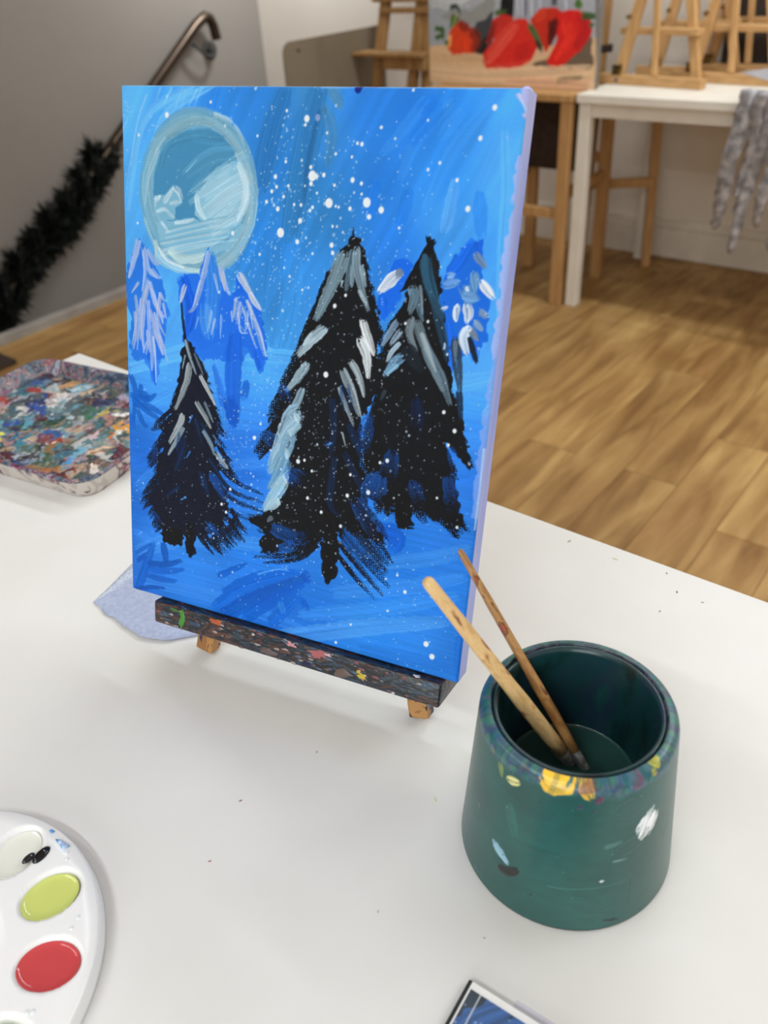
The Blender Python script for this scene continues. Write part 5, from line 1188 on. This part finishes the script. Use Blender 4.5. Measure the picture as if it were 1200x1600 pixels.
# ------------------------------------------------------------------ craft table
tb = thing('craft_table', 'white craft table filling the foreground', 'table', room(-.25, .185, 0), (0, 0, ALPHA))
obj('tabletop', box(-.798, .80, -.40, .40, T-.025, T, .003, 3), M_table, tb)
for x in (-.74, .70):
    for y in (-.34, .30): obj('leg', box(x, x+.04, y, y+.04, 0, T-.0255, .003), M_whitemetal, tb)
obj('apron', box(-.69, .69, .32, .335, T-.075, T-.0255, .002), M_whitemetal, tb)
rs = random.Random(12)
for (x, y, r, c) in ((.17, .60, .0022, (150, 120, 80)), (.243, .545, .0012, (60, 60, 60)), (.2436, .52, .0016, (70, 70, 72)), (.26, .505, .0013, (120, 122, 130)), (.205, .57, .003, (226, 220, 190)), (-.11, .343, .0012, (120, 70, 50)), (-.125, .30, .0011, (150, 60, 50)), (.02, .333, .002, (226, 224, 190)), (-.0595, .379, .0009, (100, 100, 108)), (.222, .498, .0012, (90, 90, 96)), (.3, .44, .0012, (110, 110, 112)), (-.02, .26, .0008, (150, 140, 130)), (.04, .24, .0007, (150, 140, 130))):
    bmx = lathe([(r, 0), (r*.8, .00025), (.0001, .0003)], 9); o = obj('paint_fleck', bmx, solid('fleck', tuple(int(v*.55+225*.45) for v in c), .5), tb, True)
    v = Vector((x, y, T+.0001)) - tb.location; v.rotate(Euler((0, 0, -ALPHA))); o.location = v; o.scale = (1.1, .55, 1); o.rotation_euler = (0, 0, rs.random()*3)

# ------------------------------------------------------------------ the painting on its small easel
psi, tau = .4701, .32007
uu = Vector((math.cos(psi), -math.sin(psi), 0)); nh = Vector((-math.sin(psi), -math.cos(psi), 0))
vv = Vector((0, 0, 1))*math.cos(tau) - nh*math.sin(tau); nn = uu.cross(vv)
CM = Matrix.Identity(4)
for i in range(3): CM[i][0] = uu[i]; CM[i][1] = vv[i]; CM[i][2] = nn[i]
CM.translation = (-.2043, .5059, T+.057)
CW, CH, GW, GH = .27515, .36086, 520, 682
cv = thing('canvas_painting', 'blue canvas of snowy black pines under a moon on small easel', 'painting', mat=CM)
P = Paint(GW, GH)
yy, xx = np.mgrid[0:GH, 0:GW].astype(np.float32)
num = np.zeros((GH, GW, 3), np.float32); den = np.zeros((GH, GW, 1), np.float32)
for x, y, r, g, b in SKY_FIELD:
    wt = (1/((xx-x)**2+(yy-y)**2+900)**1.6)[..., None]; num += wt*np.array((r, g, b), np.float32); den += wt
P.C = num/den
# brushed variation: streaks run diagonally in the sky, level on the snow
st1 = vnoise(GH*2, GW*2, 26, 300)[:GH, :GW]; big1 = vnoise(GH, GW, 14, 10)
dg = vnoise(900, 1400, 5, 170); ii = np.clip((yy*.9).astype(int), 0, 899); jj = np.clip((xx+yy*.55).astype(int), 0, 1399); diag = dg[ii, jj]
hz = vnoise(GH, GW, 340, 8); sky = np.clip((330-yy)/60, 0, 1)
P.C *= (1 + (.09*(diag-.5)*sky + .09*(hz-.5)*(1-sky) + .1*(big1-.5))[..., None])
P.Z += .25*(diag*sky+hz*(1-sky))
P.run(CANVAS_ART)
R = random.Random(77)
for (cx_, cy_, sx, sy, n_, r0) in ((235, 120, 45, 75, 260, 1.0), (330, 130, 70, 60, 200, .8), (200, 230, 30, 60, 120, .8), (285, 360, 60, 100, 300, .9), (330, 420, 70, 110, 260, .9), (410, 360, 50, 90, 150, .8), (120, 500, 55, 60, 130, .8), (180, 430, 25, 50, 90, .8), (250, 560, 90, 60, 150, .8), (300, 300, 200, 260, 260, .65), (60, 60, 60, 40, 30, .7), (430, 620, 60, 40, 40, .8)):
    for k in range(n_):
        v_ = R.random(); P.dot(R.gauss(cx_, sx), R.gauss(cy_, sy), r0*(.55+.45*v_+(.9 if R.random() < .04 else 0)), (205, 222, 242), R.uniform(.45, .95), .6)
P.C = np.clip(P.C, 0, 255)
LC = P.lincol(); sat = np.clip((LC.max(-1)-LC.min(-1))/(LC.max(-1)+.02)*1.15, 0, 1)[..., None]   # pure pigments are stronger than mixed greys
ART = np.clip(LC*(.98+sat**3*(np.array((1.1, 1.28, 1.18))-.98))-sat*np.array((.010, .005, 0)), .002, .93)
e = np.minimum.reduce([xx, GW-1-xx, yy, GH-1-yy])*(CW/GW); rr_ = .0022
zz = -np.where(e < rr_, rr_-np.sqrt(np.maximum(rr_**2-(rr_-e)**2, 0)), 0)
co = np.stack([xx/(GW-1)*CW, (1-yy/(GH-1))*CH, zz+P.Z*.00035], -1).reshape(-1, 3)
grid_mesh('painted_front', co, quads_of(GH, GW), ART, M_art, cv)
TH = .018
def side(name, x0, x1, y0, y1, m): return obj(name, box(x0, x1, y0, y1, -TH, -.0021, .0008, 2), m, cv)
side('painted_side', CW-.0035, CW+.0002, .0, CH, M_side)['label'] = 'lavender blue side edge'
side('painted_side', 0, .0035, .0, CH, M_topside); side('painted_side', .0036, CW-.0036, CH-.0035, CH+.0002, M_topside); side('painted_side', .0036, CW-.0036, 0, .0035, M_side)
cf = bmesh.new(); bmesh.ops.create_uvsphere(cf, u_segments=16, v_segments=10, radius=1)
bmesh.ops.scale(cf, vec=(.0032, .0036, .0085), verts=cf.verts); bmesh.ops.translate(cf, vec=(CW-.003, CH-.0015, -.0095), verts=cf.verts)
obj('corner_fold', cf, M_side, cv, True)
obj('canvas_back', box(.004, CW-.004, .004, CH-.004, -.005, -.0035, 0), M_canvas_raw, cv)
for a in ((.004, .034, .004, CH-.004), (CW-.034, CW-.004, .004, CH-.004), (.035, CW-.035, .004, .034), (.035, CW-.035, CH-.034, CH-.004)):
    obj('stretcher_bar', box(*a, -.0178, -.0052, .001), M_beech, cv)
ez = thing('table_easel', 'small paint-crusted wooden easel holding the blue canvas', 'easel', mat=CM)
obj('ledge', box(.0265, .266, -.0195, -.0006, -.034, .0062, .0022, 3), M_ledge, ez, True, 'ledge crusted with dark dried paint')
rs = random.Random(5)
def blob(parent, x, y, z, w, h, c, ang=0, th=.0007):
    b = bmesh.new(); pts = []; N = 14; rr = [rs.uniform(.45, 1.15) for _ in range(N)]; c = tuple(int(v*.88) for v in c)
    cen = b.verts.new((0, 0, th)); ring1 = []; ring2 = []
    for k in range(N):
        a = 2*PI*k/N; ring1.append(b.verts.new((.7*w*rr[k]*math.cos(a), .7*h*rr[k]*math.sin(a), th*.8))); ring2.append(b.verts.new((w*rr[k]*math.cos(a), h*rr[k]*math.sin(a), 0)))
    for k in range(N):
        b.faces.new((cen, ring1[k], ring1[(k+1) % N])); b.faces.new((ring1[k], ring2[k], ring2[(k+1) % N], ring1[(k+1) % N]))
    o = obj('paint_smear', b, solid('smear', c, .35), parent, True); o.location = (x, y, z); o.rotation_euler = (0, 0, ang); return o
for x, y, w_, h_, c in ((.0535, -.0105, .0032, .0085, (70, 150, 44)), (.047, -.004, .007, .002, (60, 120, 60)), (.085, -.0035, .008, .0022, (196, 96, 50)), (.118, -.0045, .002, .0014, (225, 215, 220)), (.150, -.004, .005, .0028, (214, 150, 160)), (.172, -.005, .010, .0034, (186, 104, 108)), (.180, -.0035, .004, .0013, (226, 190, 200)), (.208, -.0125, .0045, .0032, (214, 188, 60)), (.205, -.0095, .003, .0018, (214, 188, 60)), (.192, -.014, .009, .004, (110, 90, 84)), (.165, -.0155, .007, .003, (26, 32, 74)), (.13, -.015, .010, .003, (110, 92, 92)), (.145, -.011, .006, .002, (96, 60, 56)), (.232, -.0175, .0016, .001, (225, 222, 220)), (.066, -.011, .009, .0028, (56, 78, 110)), (.036, -.010, .006, .003, (60, 84, 110)), (.105, -.010, .008, .003, (50, 66, 80)), (.24, -.010, .010, .001, (50, 64, 84)), (.215, -.003, .012, .0016, (70, 44, 44))):
    blob(ez, x, y, .0061, w_, h_, c)
fk = bmesh.new()
for k in range(170):
    fx, fy, fr = rs.uniform(.03, .264), rs.uniform(-.0185, -.0012), rs.uniform(.0005, .0022); ck = rs.randrange(6)
    pv = [fk.verts.new((fx+fr*1.6*rs.uniform(.5, 1.2)*math.cos(t), fy+fr*.6*rs.uniform(.5, 1.2)*math.sin(t), .0062)) for t in [2*PI*i/8 for i in range(8)]]
    cv_ = fk.verts.new((fx, fy, .0067))
    for i in range(8): fk.faces.new((pv[i], pv[(i+1) % 8], cv_)).material_index = ck
tagp(obj('paint_flecks', fk, [solid('fleck_paint', c, .4) for c in ((70, 92, 116), (96, 74, 62), (120, 70, 76), (60, 66, 62), (150, 138, 136), (36, 40, 60))], ez), kind='stuff')
blob(ez, .247, -.0008, .004, .0042, .0016, (228, 226, 226)).rotation_euler = (-1.2, 0, 0)
def legpts(x0, x1, y1, zl): 
    y0 = -(.057 + zl*math.sin(tau))/math.cos(tau); return (x0, y0+.0006, zl), (x1, y1, zl)
for x0, x1 in ((.0545, .118), (.2445, .166)):
    a, b = legpts(x0, x1, .30, -.0255)
    bmL = beam(Vector(a)+(Vector(b)-Vector(a)).normalized()*.0028, b, .0155, .013, (0, 0, 1), .0015); o = obj('leg', bmL, M_leg, ez)
tt_ = math.tan(tau)
back_y = .24; bz = -.034
pb_ = Vector((.142, back_y, bz)); wb = CM @ pb_; foot = Vector((wb.x, wb.y, T+.0045)) - nh*.06
ft = CM.inverted() @ foot
obj('rear_leg', beam(ft, pb_, .016, .010, (1, 0, 0), .0012), M_leg, ez)
obj('crosspiece', box(.09, .195, .20, .222, -.0325, -.0195, .001), M_leg, ez)

# tissue under the easel
A = catmull([(-.2627, .5597), (-.2534, .5784), (-.2389, .6109), (-.222, .642)], 5); B = catmull([(-.2627, .5597), (-.2444, .5403), (-.229, .5253), (-.2114, .5105), (-.1912, .5027), (-.1702, .5051), (-.12, .515)], 4)
ti = thing('tissue', 'pale blue sheet of tissue paper lying on table behind easel foot', 'tissue', (-.21, .56, T))
NB = len(B); NT = 14; A = [np.array([np.interp(i/(NB-1), np.linspace(0, 1, len(A)), [q[k] for q in A]) for k in range(2)]) for i in range(NB)]
Ur = [a+np.array((.02, .028))+ (np.array((.12, .05))*i/(NB-1)) for i, a in enumerate(A)]
rt_ = random.Random(2); vs = []; fs = []; mi = []
for i in range(NB):
    s_ = i/(NB-1)
    for j in range(NT+1):
        t = j/NT; p = B[i]*(1-t)+A[i]*t
        jit = rt_.uniform(-.0012, .0012) if j == 0 and 0 < i < 16 else 0
        z = .0012+.006*math.exp(-((s_-.55)/.3)**2)*(1-t)**2*math.sin(min(1, t*3+.15)*1.5)+.002*math.sin(s_*7)*(t*(1-t))
        vs.append((p[0]+.21+jit, p[1]-.56+jit, z))
for i in range(NB-1):
    for j in range(NT):
        b_ = i*(NT+1)+j; fs.append((b_, b_+NT+1, b_+NT+2, b_+1)); mi.append(j)
so = obj('sheet', (vs, fs), [M_tissue, M_tissue2], ti, True)
for p, j in zip(so.data.polygons, mi): p.material_index = 1 if j >= NT-2 else 0
md = so.modifiers.new('thick', 'SOLIDIFY'); md.thickness = .0004; md.offset = 1

# ------------------------------------------------------------------ water pot and brushes
BX, BY, RB, RR, ZR = .0993, .3036, .0645, .0537, .1182
pot = thing('water_pot', 'teal plastic paint water pot right of the easel', 'pot', (BX, BY, T))
BWp, BHp = 900, 260
P = Paint(BWp, BHp, (28, 80, 75))
n1 = vnoise(BHp, BWp, 5, 16); n2 = vnoise(BHp, BWp, 30, 60); n3 = vnoise(BHp, BWp, 60, 40)
P.C *= (1+.16*(n1-.5)+.08*(n2-.5)+.05*(n3-.5))[..., None]
yy, xx = np.mgrid[0:BHp, 0:BWp].astype(np.float32)
topm = np.clip((13+15*vnoise(BHp, BWp, 8, 50)-yy)/8, 0, 1)[..., None]
stain = np.stack([np.interp(vnoise(BHp, BWp, 20, 90), [.2, .35, .5, .6, .75], v) for v in ((44, 60, 90, 40, 70), (90, 110, 92, 70, 120), (98, 120, 112, 90, 124))], -1)
P.C = P.C*(1-topm*.85)+stain*topm*.85
botm = np.clip((yy-BHp+9)/4, 0, 1)[..., None]; P.C = P.C*(1-botm*.75)+np.array((22, 40, 42))*botm*.75
P.run(BUCKET_ART)
for k in range(120): P.dot(rng.random()*BWp, rng.random()*BHp, rng.uniform(.5, 1.3), random.choice([(90, 150, 145), (24, 60, 58), (140, 170, 160)]), .6, .2)
zz = (1-yy/(BHp-1))*ZR; th_ = xx/BWp*2*PI; rad = RB+(RR-RB)*zz/ZR
shz = np.clip((zz-(ZR-.0065))/.0065, 0, 1); rad = rad-.0056*(1-np.sqrt(1-shz**2)); rad = rad-.0012*np.clip((.003-zz)/.003, 0, 1)**2
rad = rad + P.Z*.0004
co = np.stack([rad*np.cos(th_), rad*np.sin(th_), zz], -1).reshape(-1, 3)
grid_mesh('body', co, quads_of(BHp, BWp, True), P.lincol(), M_bucket, pot)
bmr = lathe([(RR-.0054, ZR-.0001), (RR-.0062, ZR-.0006), (RR-.0066, ZR-.003), (RR-.0070, ZR-.0038)], 96)
obj('rim', bmr, M_cuprim, pot, True, 'paint-stained rolled rim')
bmc = lathe([(RR-.0069, ZR-.0040), (RR-.0071, ZR-.0012), (RR-.0079, ZR-.0004), (RR-.0092, ZR-.0010), (RR-.0101, ZR-.0045), (.0416, .085), (.0385, .05), (.036, .022), (.033, .018), (.0001, .018)], 96)
obj('inner_cup', bmc, M_cup, pot, True, 'dark stained inner cup')
ZW = .056; RW = .0389
bmw = lathe([(RW, ZW+.0012), (RW-.0006, ZW+.0004), (RW-.002, ZW), (.02, ZW), (.0001, ZW)], 96)
obj('water', bmw, M_water, pot, True, 'murky teal rinse water')
obj('base', lathe([(.0636, .0002), (.0638, .0016), (.06, .002), (.0001, .002)], 64), M_cup, pot, True)
def brush(name, label, tip, end, r_end, r_mid, r_fer, m):
    tip = Vector(tip); end = Vector(end); ax = (end-tip); L = ax.length; q = ax.to_track_quat('Z', 'Y')
    r = thing(name, label, 'paintbrush', tip + Vector((0, 0, T)), q.to_euler())
    prof = [(0, .034), (.2, .06), (.45, .11), (.8, .16), (1, .2)]
    zs = [.042, .055, .09, L*.55, L*.8, L*.93, L-.004, L-.0012, L]; rsx = [r_fer, r_mid*.96, r_mid, r_mid*.9, (r_mid+r_end)/2*.97, r_end, r_end*.98, r_end*.8, r_end*.3]
    obj('handle', lathe(list(zip(rsx, zs)), 20, True, True), m, r, True)
    obj('ferrule', lathe([(r_fer*.86, .014), (r_fer, .018), (r_fer, .026), (r_fer*1.1, .027), (r_fer*1.1, .029), (r_fer, .030), (r_fer*1.02, .0425)], 20, True, True), M_ferrule, r, True)
    obj('bristles', lathe([(r_fer*.15, -.004), (r_fer*.7, .003), (r_fer*.95, .010), (r_fer*.86, .0145)], 16, True, True), M_bristle, r, True)
    return r
def ext(p, q, k): return tuple(np.array(q)+(np.array(q)-np.array(p))*k)
b1e, b1w = (.0191, .3276, .1957), (.0984, .3154, .06)
b2e, b2w = (.0418, .3725, .1783), (.1066, .3124, .06)
B1 = brush('paintbrush', 'thick pale wooden paintbrush leaning in the teal pot, nearer', ext(b1e, b1w, .24), b1e, .0036, .0048, .0046, M_handle_pale)
B2 = brush('paintbrush', 'thin stained brown paintbrush leaning in the teal pot, farther', ext(b2e, b2w, .25), b2e, .0021, .0033, .003, M_handle_old)

# ------------------------------------------------------------------ mixing tray heaped with dried paint
tr = thing('mixing_tray', 'rectangular tray thick with mixed paint at the left edge', 'tray', (-.3074, .7165, T), (0, 0, math.radians(60)))
TX, TY = .225, .30     # along e2, along e1
def rrect(x0, x1, y0, y1, r, n=6):
    p = []
    for cx_, cy_, a0 in ((x1-r, y1-r, 0), (x0+r, y1-r, 90), (x0+r, y0+r, 180), (x1-r, y0+r, 270)):
        for k in range(n+1): a = math.radians(a0+90*k/n); p.append((cx_+r*math.cos(a), cy_+r*math.sin(a)))
    return p
bm = bmesh.new(); rings = []
for off, z, r in ((.008, 0, .022), (.0065, .003, .024), (.001, .021, .028), (.0, .024, .029), (.002, .0255, .028), (.005, .0245, .026), (.010, .010, .022), (.014, .006, .018)):
    rings.append([bm.verts.new((x, y, z)) for x, y in rrect(off, TX-off, off, TY-off, r)])
for k, (a, b) in enumerate(zip(rings, rings[1:])):
    for i in range(len(a)):
        f_ = bm.faces.new((a[i], a[(i+1) % len(a)], b[(i+1) % len(a)], b[i])); f_.material_index = 0 if k < 2 else 1
bm.faces.new(rings[0][::-1]); f_ = bm.faces.new(rings[-1]); f_.material_index = 1
obj('tray_body', bm, [M_trayout, M_trayrim], tr, True)
PW, PH = 240, 320; P = Paint(PW, PH, (84, 96, 104)); R = random.Random(21)
pal = [(226, 220, 216), (186, 196, 204), (78, 138, 160), (60, 120, 140), (30, 44, 84), (40, 80, 160), (110, 44, 56), (84, 40, 48), (214, 206, 206), (200, 170, 140), (52, 92, 66), (70, 110, 100), (30, 26, 36), (150, 110, 90), (60, 60, 70), (190, 120, 60), (170, 150, 170), (100, 150, 170), (190, 150, 160), (66, 84, 70)]
for k in range(520):
    x, y = R.random()*PW, R.random()*PH; L = R.uniform(8, 36); a = R.gauss(.9, .8); c = R.choice(pal); j = R.uniform(.8, 1.15); c = tuple(min(255, v*j) for v in c)
    P.stroke([(x, y), (x+L*.5*math.cos(a)+R.uniform(-4, 4), y+L*.5*math.sin(a)), (x+L*math.cos(a), y+L*math.sin(a))], R.uniform(8, 26), R.uniform(5, 16), c, R.uniform(.6, .95), .3, R.uniform(.4, 1.2))
def up(ex, ey): return (ex/TX*PW, ey/TY*PH)   # tray x, y in metres
for ex, ey, w_, L, a, c in ((.035, .20, 14, 30, .8, (226, 226, 60)), (.05, .19, 10, 22, 2, (226, 226, 60)), (.125, .055, 20, 26, .6, (222, 150, 50)), (.105, .06, 14, 16, .5, (220, 110, 40)), (.15, .11, 16, 22, .4, (200, 180, 60)), (.14, .13, 16, 20, .5, (60, 110, 80)), (.10, .08, 12, 26, .7, (226, 190, 200)), (.11, .05, 10, 24, .6, (228, 226, 226)), (.05, .07, 12, 30, .5, (120, 180, 210)), (.03, .06, 14, 26, .4, (80, 150, 210)), (.06, .13, 18, 26, .8, (120, 60, 66)), (.19, .22, 18, 40, .1, (206, 160, 110)), (.18, .18, 14, 50, .0, (216, 180, 140)), (.17, .25, 16, 30, 1.2, (160, 50, 40)), (.13, .27, 16, 26, 1.2, (170, 44, 34)), (.12, .20, 18, 26, .7, (40, 80, 170)), (.09, .18, 22, 34, .8, (90, 160, 184)), (.06, .22, 24, 34, .8, (90, 160, 184)), (.045, .15, 22, 36, .8, (64, 130, 150)), (.14, .09, 16, 20, .5, (190, 130, 120)), (.03, .10, 16, 24, .5, (60, 90, 70)), (.08, .11, 18, 22, 2.2, (150, 60, 40)), (.02, .04, 14, 24, .3, (190, 160, 140))):
    x, y = up(ex, ey); P.stroke([(x, y), (x+L*.5*math.cos(a), y+L*.5*math.sin(a)+2), (x+L*math.cos(a), y+L*math.sin(a))], w_, w_*.5, c, .95, .15, 1.4)
yy, xx = np.mgrid[0:PH, 0:PW].astype(np.float32); off = .0105
wx_ = (vnoise(PH, PW, 26, 20)-.5)*26+(vnoise(PH, PW, 70, 52)-.5)*9; wy_ = (vnoise(PH, PW, 26, 20)-.5)*26+(vnoise(PH, PW, 70, 52)-.5)*9
iy = np.clip(yy+wy_, 0, PH-1).astype(int); ix = np.clip(xx+wx_, 0, PW-1).astype(int); P.C = P.C[iy, ix]; P.Z = P.Z[iy, ix]
ed_ = np.minimum.reduce([xx/PW, 1-xx/PW, (yy/PH)*1.33, (1-yy/PH)*1.33]); lump = vnoise(PH, PW, 24, 18)*.002+vnoise(PH, PW, 60, 46)*.0012
co = np.stack([off+xx/(PW-1)*(TX-2*off), off+yy/(PH-1)*(TY-2*off), .0066+lump*np.clip(ed_*12, 0, 1)+P.Z*.0006*np.clip(ed_*14, 0, 1)], -1)
P.C = np.clip(P.C, 0, 255)
P.C = P.C*.97
tagp(grid_mesh('mixed_paint', co.reshape(-1, 3), quads_of(PH, PW), P.lincol(), M_paint, tr), 'crust of mixed paint in every colour', None, None, 'stuff')

# ------------------------------------------------------------------ round palette with wells
PC = (-.2849, .2372); PR = .1054
pa = thing('palette', 'round white plastic paint palette with lime and red wells', 'palette', (*PC, T))
wells = [(.0805*math.cos(math.radians(a)), .0805*math.sin(math.radians(a)), .0185, .0145, math.radians(a)) for a in [-1+31*k for k in range(-3, 9)][:11]]
NX = 260; g = np.linspace(-.112, .112, NX); X, Y = np.meshgrid(g, g); Rr = np.hypot(X, Y)
Zp = np.full(X.shape, .0135)
Zp -= .0035*np.clip((Rr-.094)/.0114, 0, 1)**2
dep = np.zeros(X.shape)
for wx, wy, a_, b_, an in wells:
    lx = (X-wx)*math.cos(an)+(Y-wy)*math.sin(an); ly = -(X-wx)*math.sin(an)+(Y-wy)*math.cos(an); q = np.sqrt((lx/a_)**2+(ly/b_)**2)
    s_ = np.clip(1.06-q, 0, 1); dep = np.maximum(dep, .0085*(1-np.clip(q/1.05, 0, 1)**4)); 
q = Rr/.0525; dep = np.maximum(dep, .008*(1-np.clip(q, 0, 1)**8))
Zp -= dep
nr, na = 110, 300
rr_ = np.concatenate([np.linspace(0.0005, .1045, nr)]); aa = np.linspace(0, 2*PI, na, endpoint=False)
def zat(x, y):
    R_ = np.hypot(x, y); z = .0135-.0030*np.clip((R_-.094)/.0114, 0, 1)**2; dp = np.zeros_like(x)
    for wx, wy, a_, b_, an in wells:
        lx = (x-wx)*math.cos(an)+(y-wy)*math.sin(an); ly = -(x-wx)*math.sin(an)+(y-wy)*math.cos(an); q = np.sqrt((lx/a_)**2+(ly/b_)**2)
        dp = np.maximum(dp, .0085*(1-np.clip(q/1.05, 0, 1)**4))
    dp = np.maximum(dp, .0075*(1-np.clip(R_/.0525, 0, 1)**8)); return z-dp
AA, RR2 = np.meshgrid(aa, rr_); px_, py_ = RR2*np.cos(AA), RR2*np.sin(AA)
top = np.stack([px_, py_, zat(px_, py_)], -1)
ex = [(.1053, .0100), (.1056, .0088), (.1058, .0035), (.1062, .0025), (.1066, .0002), (.1046, .0002), (.1030, .006), (.095, .0075)]
rows = [top] + [np.stack([np.cos(aa)*r, np.sin(aa)*r, np.full(na, z)], -1)[None] for r, z in ex]
co = np.concatenate(rows, 0)
grid_mesh('palette_body', co.reshape(-1, 3), quads_of(co.shape[0], na, True)[:, ::-1], np.ones((co.shape[0]*na, 3)), M_pal, pa)
def puddle(k, z, c, lab, fill=.9, shift=0):
    wx, wy, a_, b_, an = wells[k]; wx -= shift*math.cos(an); wy -= shift*math.sin(an); b = bmesh.new(); rs_ = [1, .985, .96, .92, .87, .81, .74, .6, .3]; zs = [-.0004, .0011, .00095, .00066, .00038, .00017, .00004, 0, 0]; N = 48; rg_ = []
    for s_, dz in zip(rs_, zs): rg_.append([b.verts.new((wx+fill*s_*(a_*math.cos(t)*math.cos(an)-b_*math.sin(t)*math.sin(an)), wy+fill*s_*(a_*math.cos(t)*math.sin(an)+b_*math.sin(t)*math.cos(an)), z+dz)) for t in [2*PI*i/N for i in range(N)]])
    for p_, q_ in zip(rg_, rg_[1:]):
        for i in range(N): b.faces.new((p_[i], p_[(i+1) % N], q_[(i+1) % N], q_[i]))
    b.faces.new(rg_[-1]); o = obj('paint_puddle', b, solid(lab.replace(' ', '_'), c, .06), pa, True, lab); return o
puddle(4, .0105, (206, 214, 120), 'lime green paint in a well', .93, .0008)
puddle(3, .0105, (202, 72, 76), 'red paint in a well', .97, .0004)
puddle(2, .0098, (150, 184, 60), 'green paint in a well', .80, .0)
puddle(5, .0095, (232, 232, 222), 'thin milky water in a well', .93, 0)
bk = bmesh.new(); bmesh.ops.create_uvsphere(bk, u_segments=20, v_segments=10, radius=1); bmesh.ops.scale(bk, vec=(.0066, .0034, .0022), verts=bk.verts)
o = obj('paint_blob', bk, solid('black_paint', (16, 15, 22), .08), pa, True, 'black paint blob between two wells'); o.location = (.0565, .0665, .0138); o.rotation_euler = (0, 0, 1.0)
bk = bmesh.new(); bmesh.ops.create_uvsphere(bk, u_segments=16, v_segments=8, radius=1); bmesh.ops.scale(bk, vec=(.0045, .0026, .0012), verts=bk.verts)
o = obj('paint_blob', bk, solid('dark_grey_paint', (34, 33, 40), .12), pa, True); o.location = (.0485, .0655, .0128); o.rotation_euler = (0, 0, .9)
for (x0, y0, x1, y1, w_) in ((.062, .0775, .068, .0735, .0016), (.0655, .0745, .0705, .0705, .0022), (.069, .0745, .0715, .0715, .0011), (.056, .0845, .0585, .083, .0012)):
    obj('blue_smear', tube([(x0, y0, .0124), ((x0+x1)/2, (y0+y1)/2+.0004, .0128), (x1, y1, .0122)], [w_*.3, w_*.8, w_], 10), M_bluewash, pa, True)
for x, y in ((.0718, .0672), (.0735, .0625), (.0905, .0245), (.0885, .0180), (.0770, -.0265), (.0800, -.0262)):
    bk = bmesh.new(); bmesh.ops.create_uvsphere(bk, u_segments=12, v_segments=6, radius=1); bmesh.ops.scale(bk, vec=(.0014, .0014, .0004), verts=bk.verts)
    o = obj('water_drop', bk, M_pal, pa, True); o.location = (x, y, .0136-.003*max(0, (math.hypot(x, y)-.094)/.0114)**2)

# ------------------------------------------------------------------ reference print in the foreground
rp_ = thing('reference_print', 'small night sky picture print on black backing at bottom edge', 'picture', (.0301, .2157, T), (0, 0, math.radians(-36)))
PWd, PHt = .15, .10
obj('backing', box(-.0018, PWd, -PHt, .0, .0002, .0040, .0006), M_black, rp_)
obj('card', box(.0006, PWd, -PHt, -.0006, .0041, .0052, .0003), M_paper, rp_)
P = Paint(220, 150, (34, 50, 66)); 
P.C *= (1+.25*(vnoise(150, 220, 10, 14)-.5))[..., None]
for q, w_, c, a in (([(40, 0), (20, 40), (24, 90)], 40, (60, 110, 190), .7), ([(62, 0), (40, 50), (30, 100)], 26, (80, 136, 220), .6), ([(90, 0), (110, 40), (160, 60)], 30, (70, 130, 130), .6), ([(130, 0), (150, 50), (200, 70)], 40, (60, 110, 120), .6), ([(110, 0), (100, 60)], 8, (190, 186, 176), .9), ([(75, 0), (66, 150)], 18, (22, 34, 48), .8)): P.stroke(q, w_, w_, c, a, .3, 0)
for k in range(160): P.dot(R.random()*220, R.random()*150, R.uniform(.4, .9), (190, 210, 225), .7)
P.stroke([(9, -2), (9, 152)], 1.4, 1.4, (200, 205, 210), 1, 0); P.stroke([(78, -2), (78, 152)], 1.6, 1.6, (200, 205, 210), 1, 0)
yy, xx = np.mgrid[0:150, 0:220].astype(np.float32)
co = np.stack([.0018+xx/219*(PWd-.006), -.0048-yy/149*(PHt-.010), np.full(xx.shape, .0054)], -1).reshape(-1, 3)
P.C = np.clip(P.C, 0, 255)
grid_mesh('printed_picture', co, quads_of(150, 220)[:, :], P.lincol(), attr_mat('glossy_print', .25, .5), rp_)
obj('plastic_sleeve', box(.024, PWd+.02, -PHt+.01, .0055, .00005, .00018, 0), M_sleeve, rp_)
pp = thing('paper_sheet', 'white paper tucked under the picture print at bottom edge', 'paper', (.0301, .2157, T), (0, 0, math.radians(-38)))
obj('sheet', box(.021, .17, -.07, .0022, -.0000, .00004, 0), M_paper, pp)
bpy.context.view_layer.update()
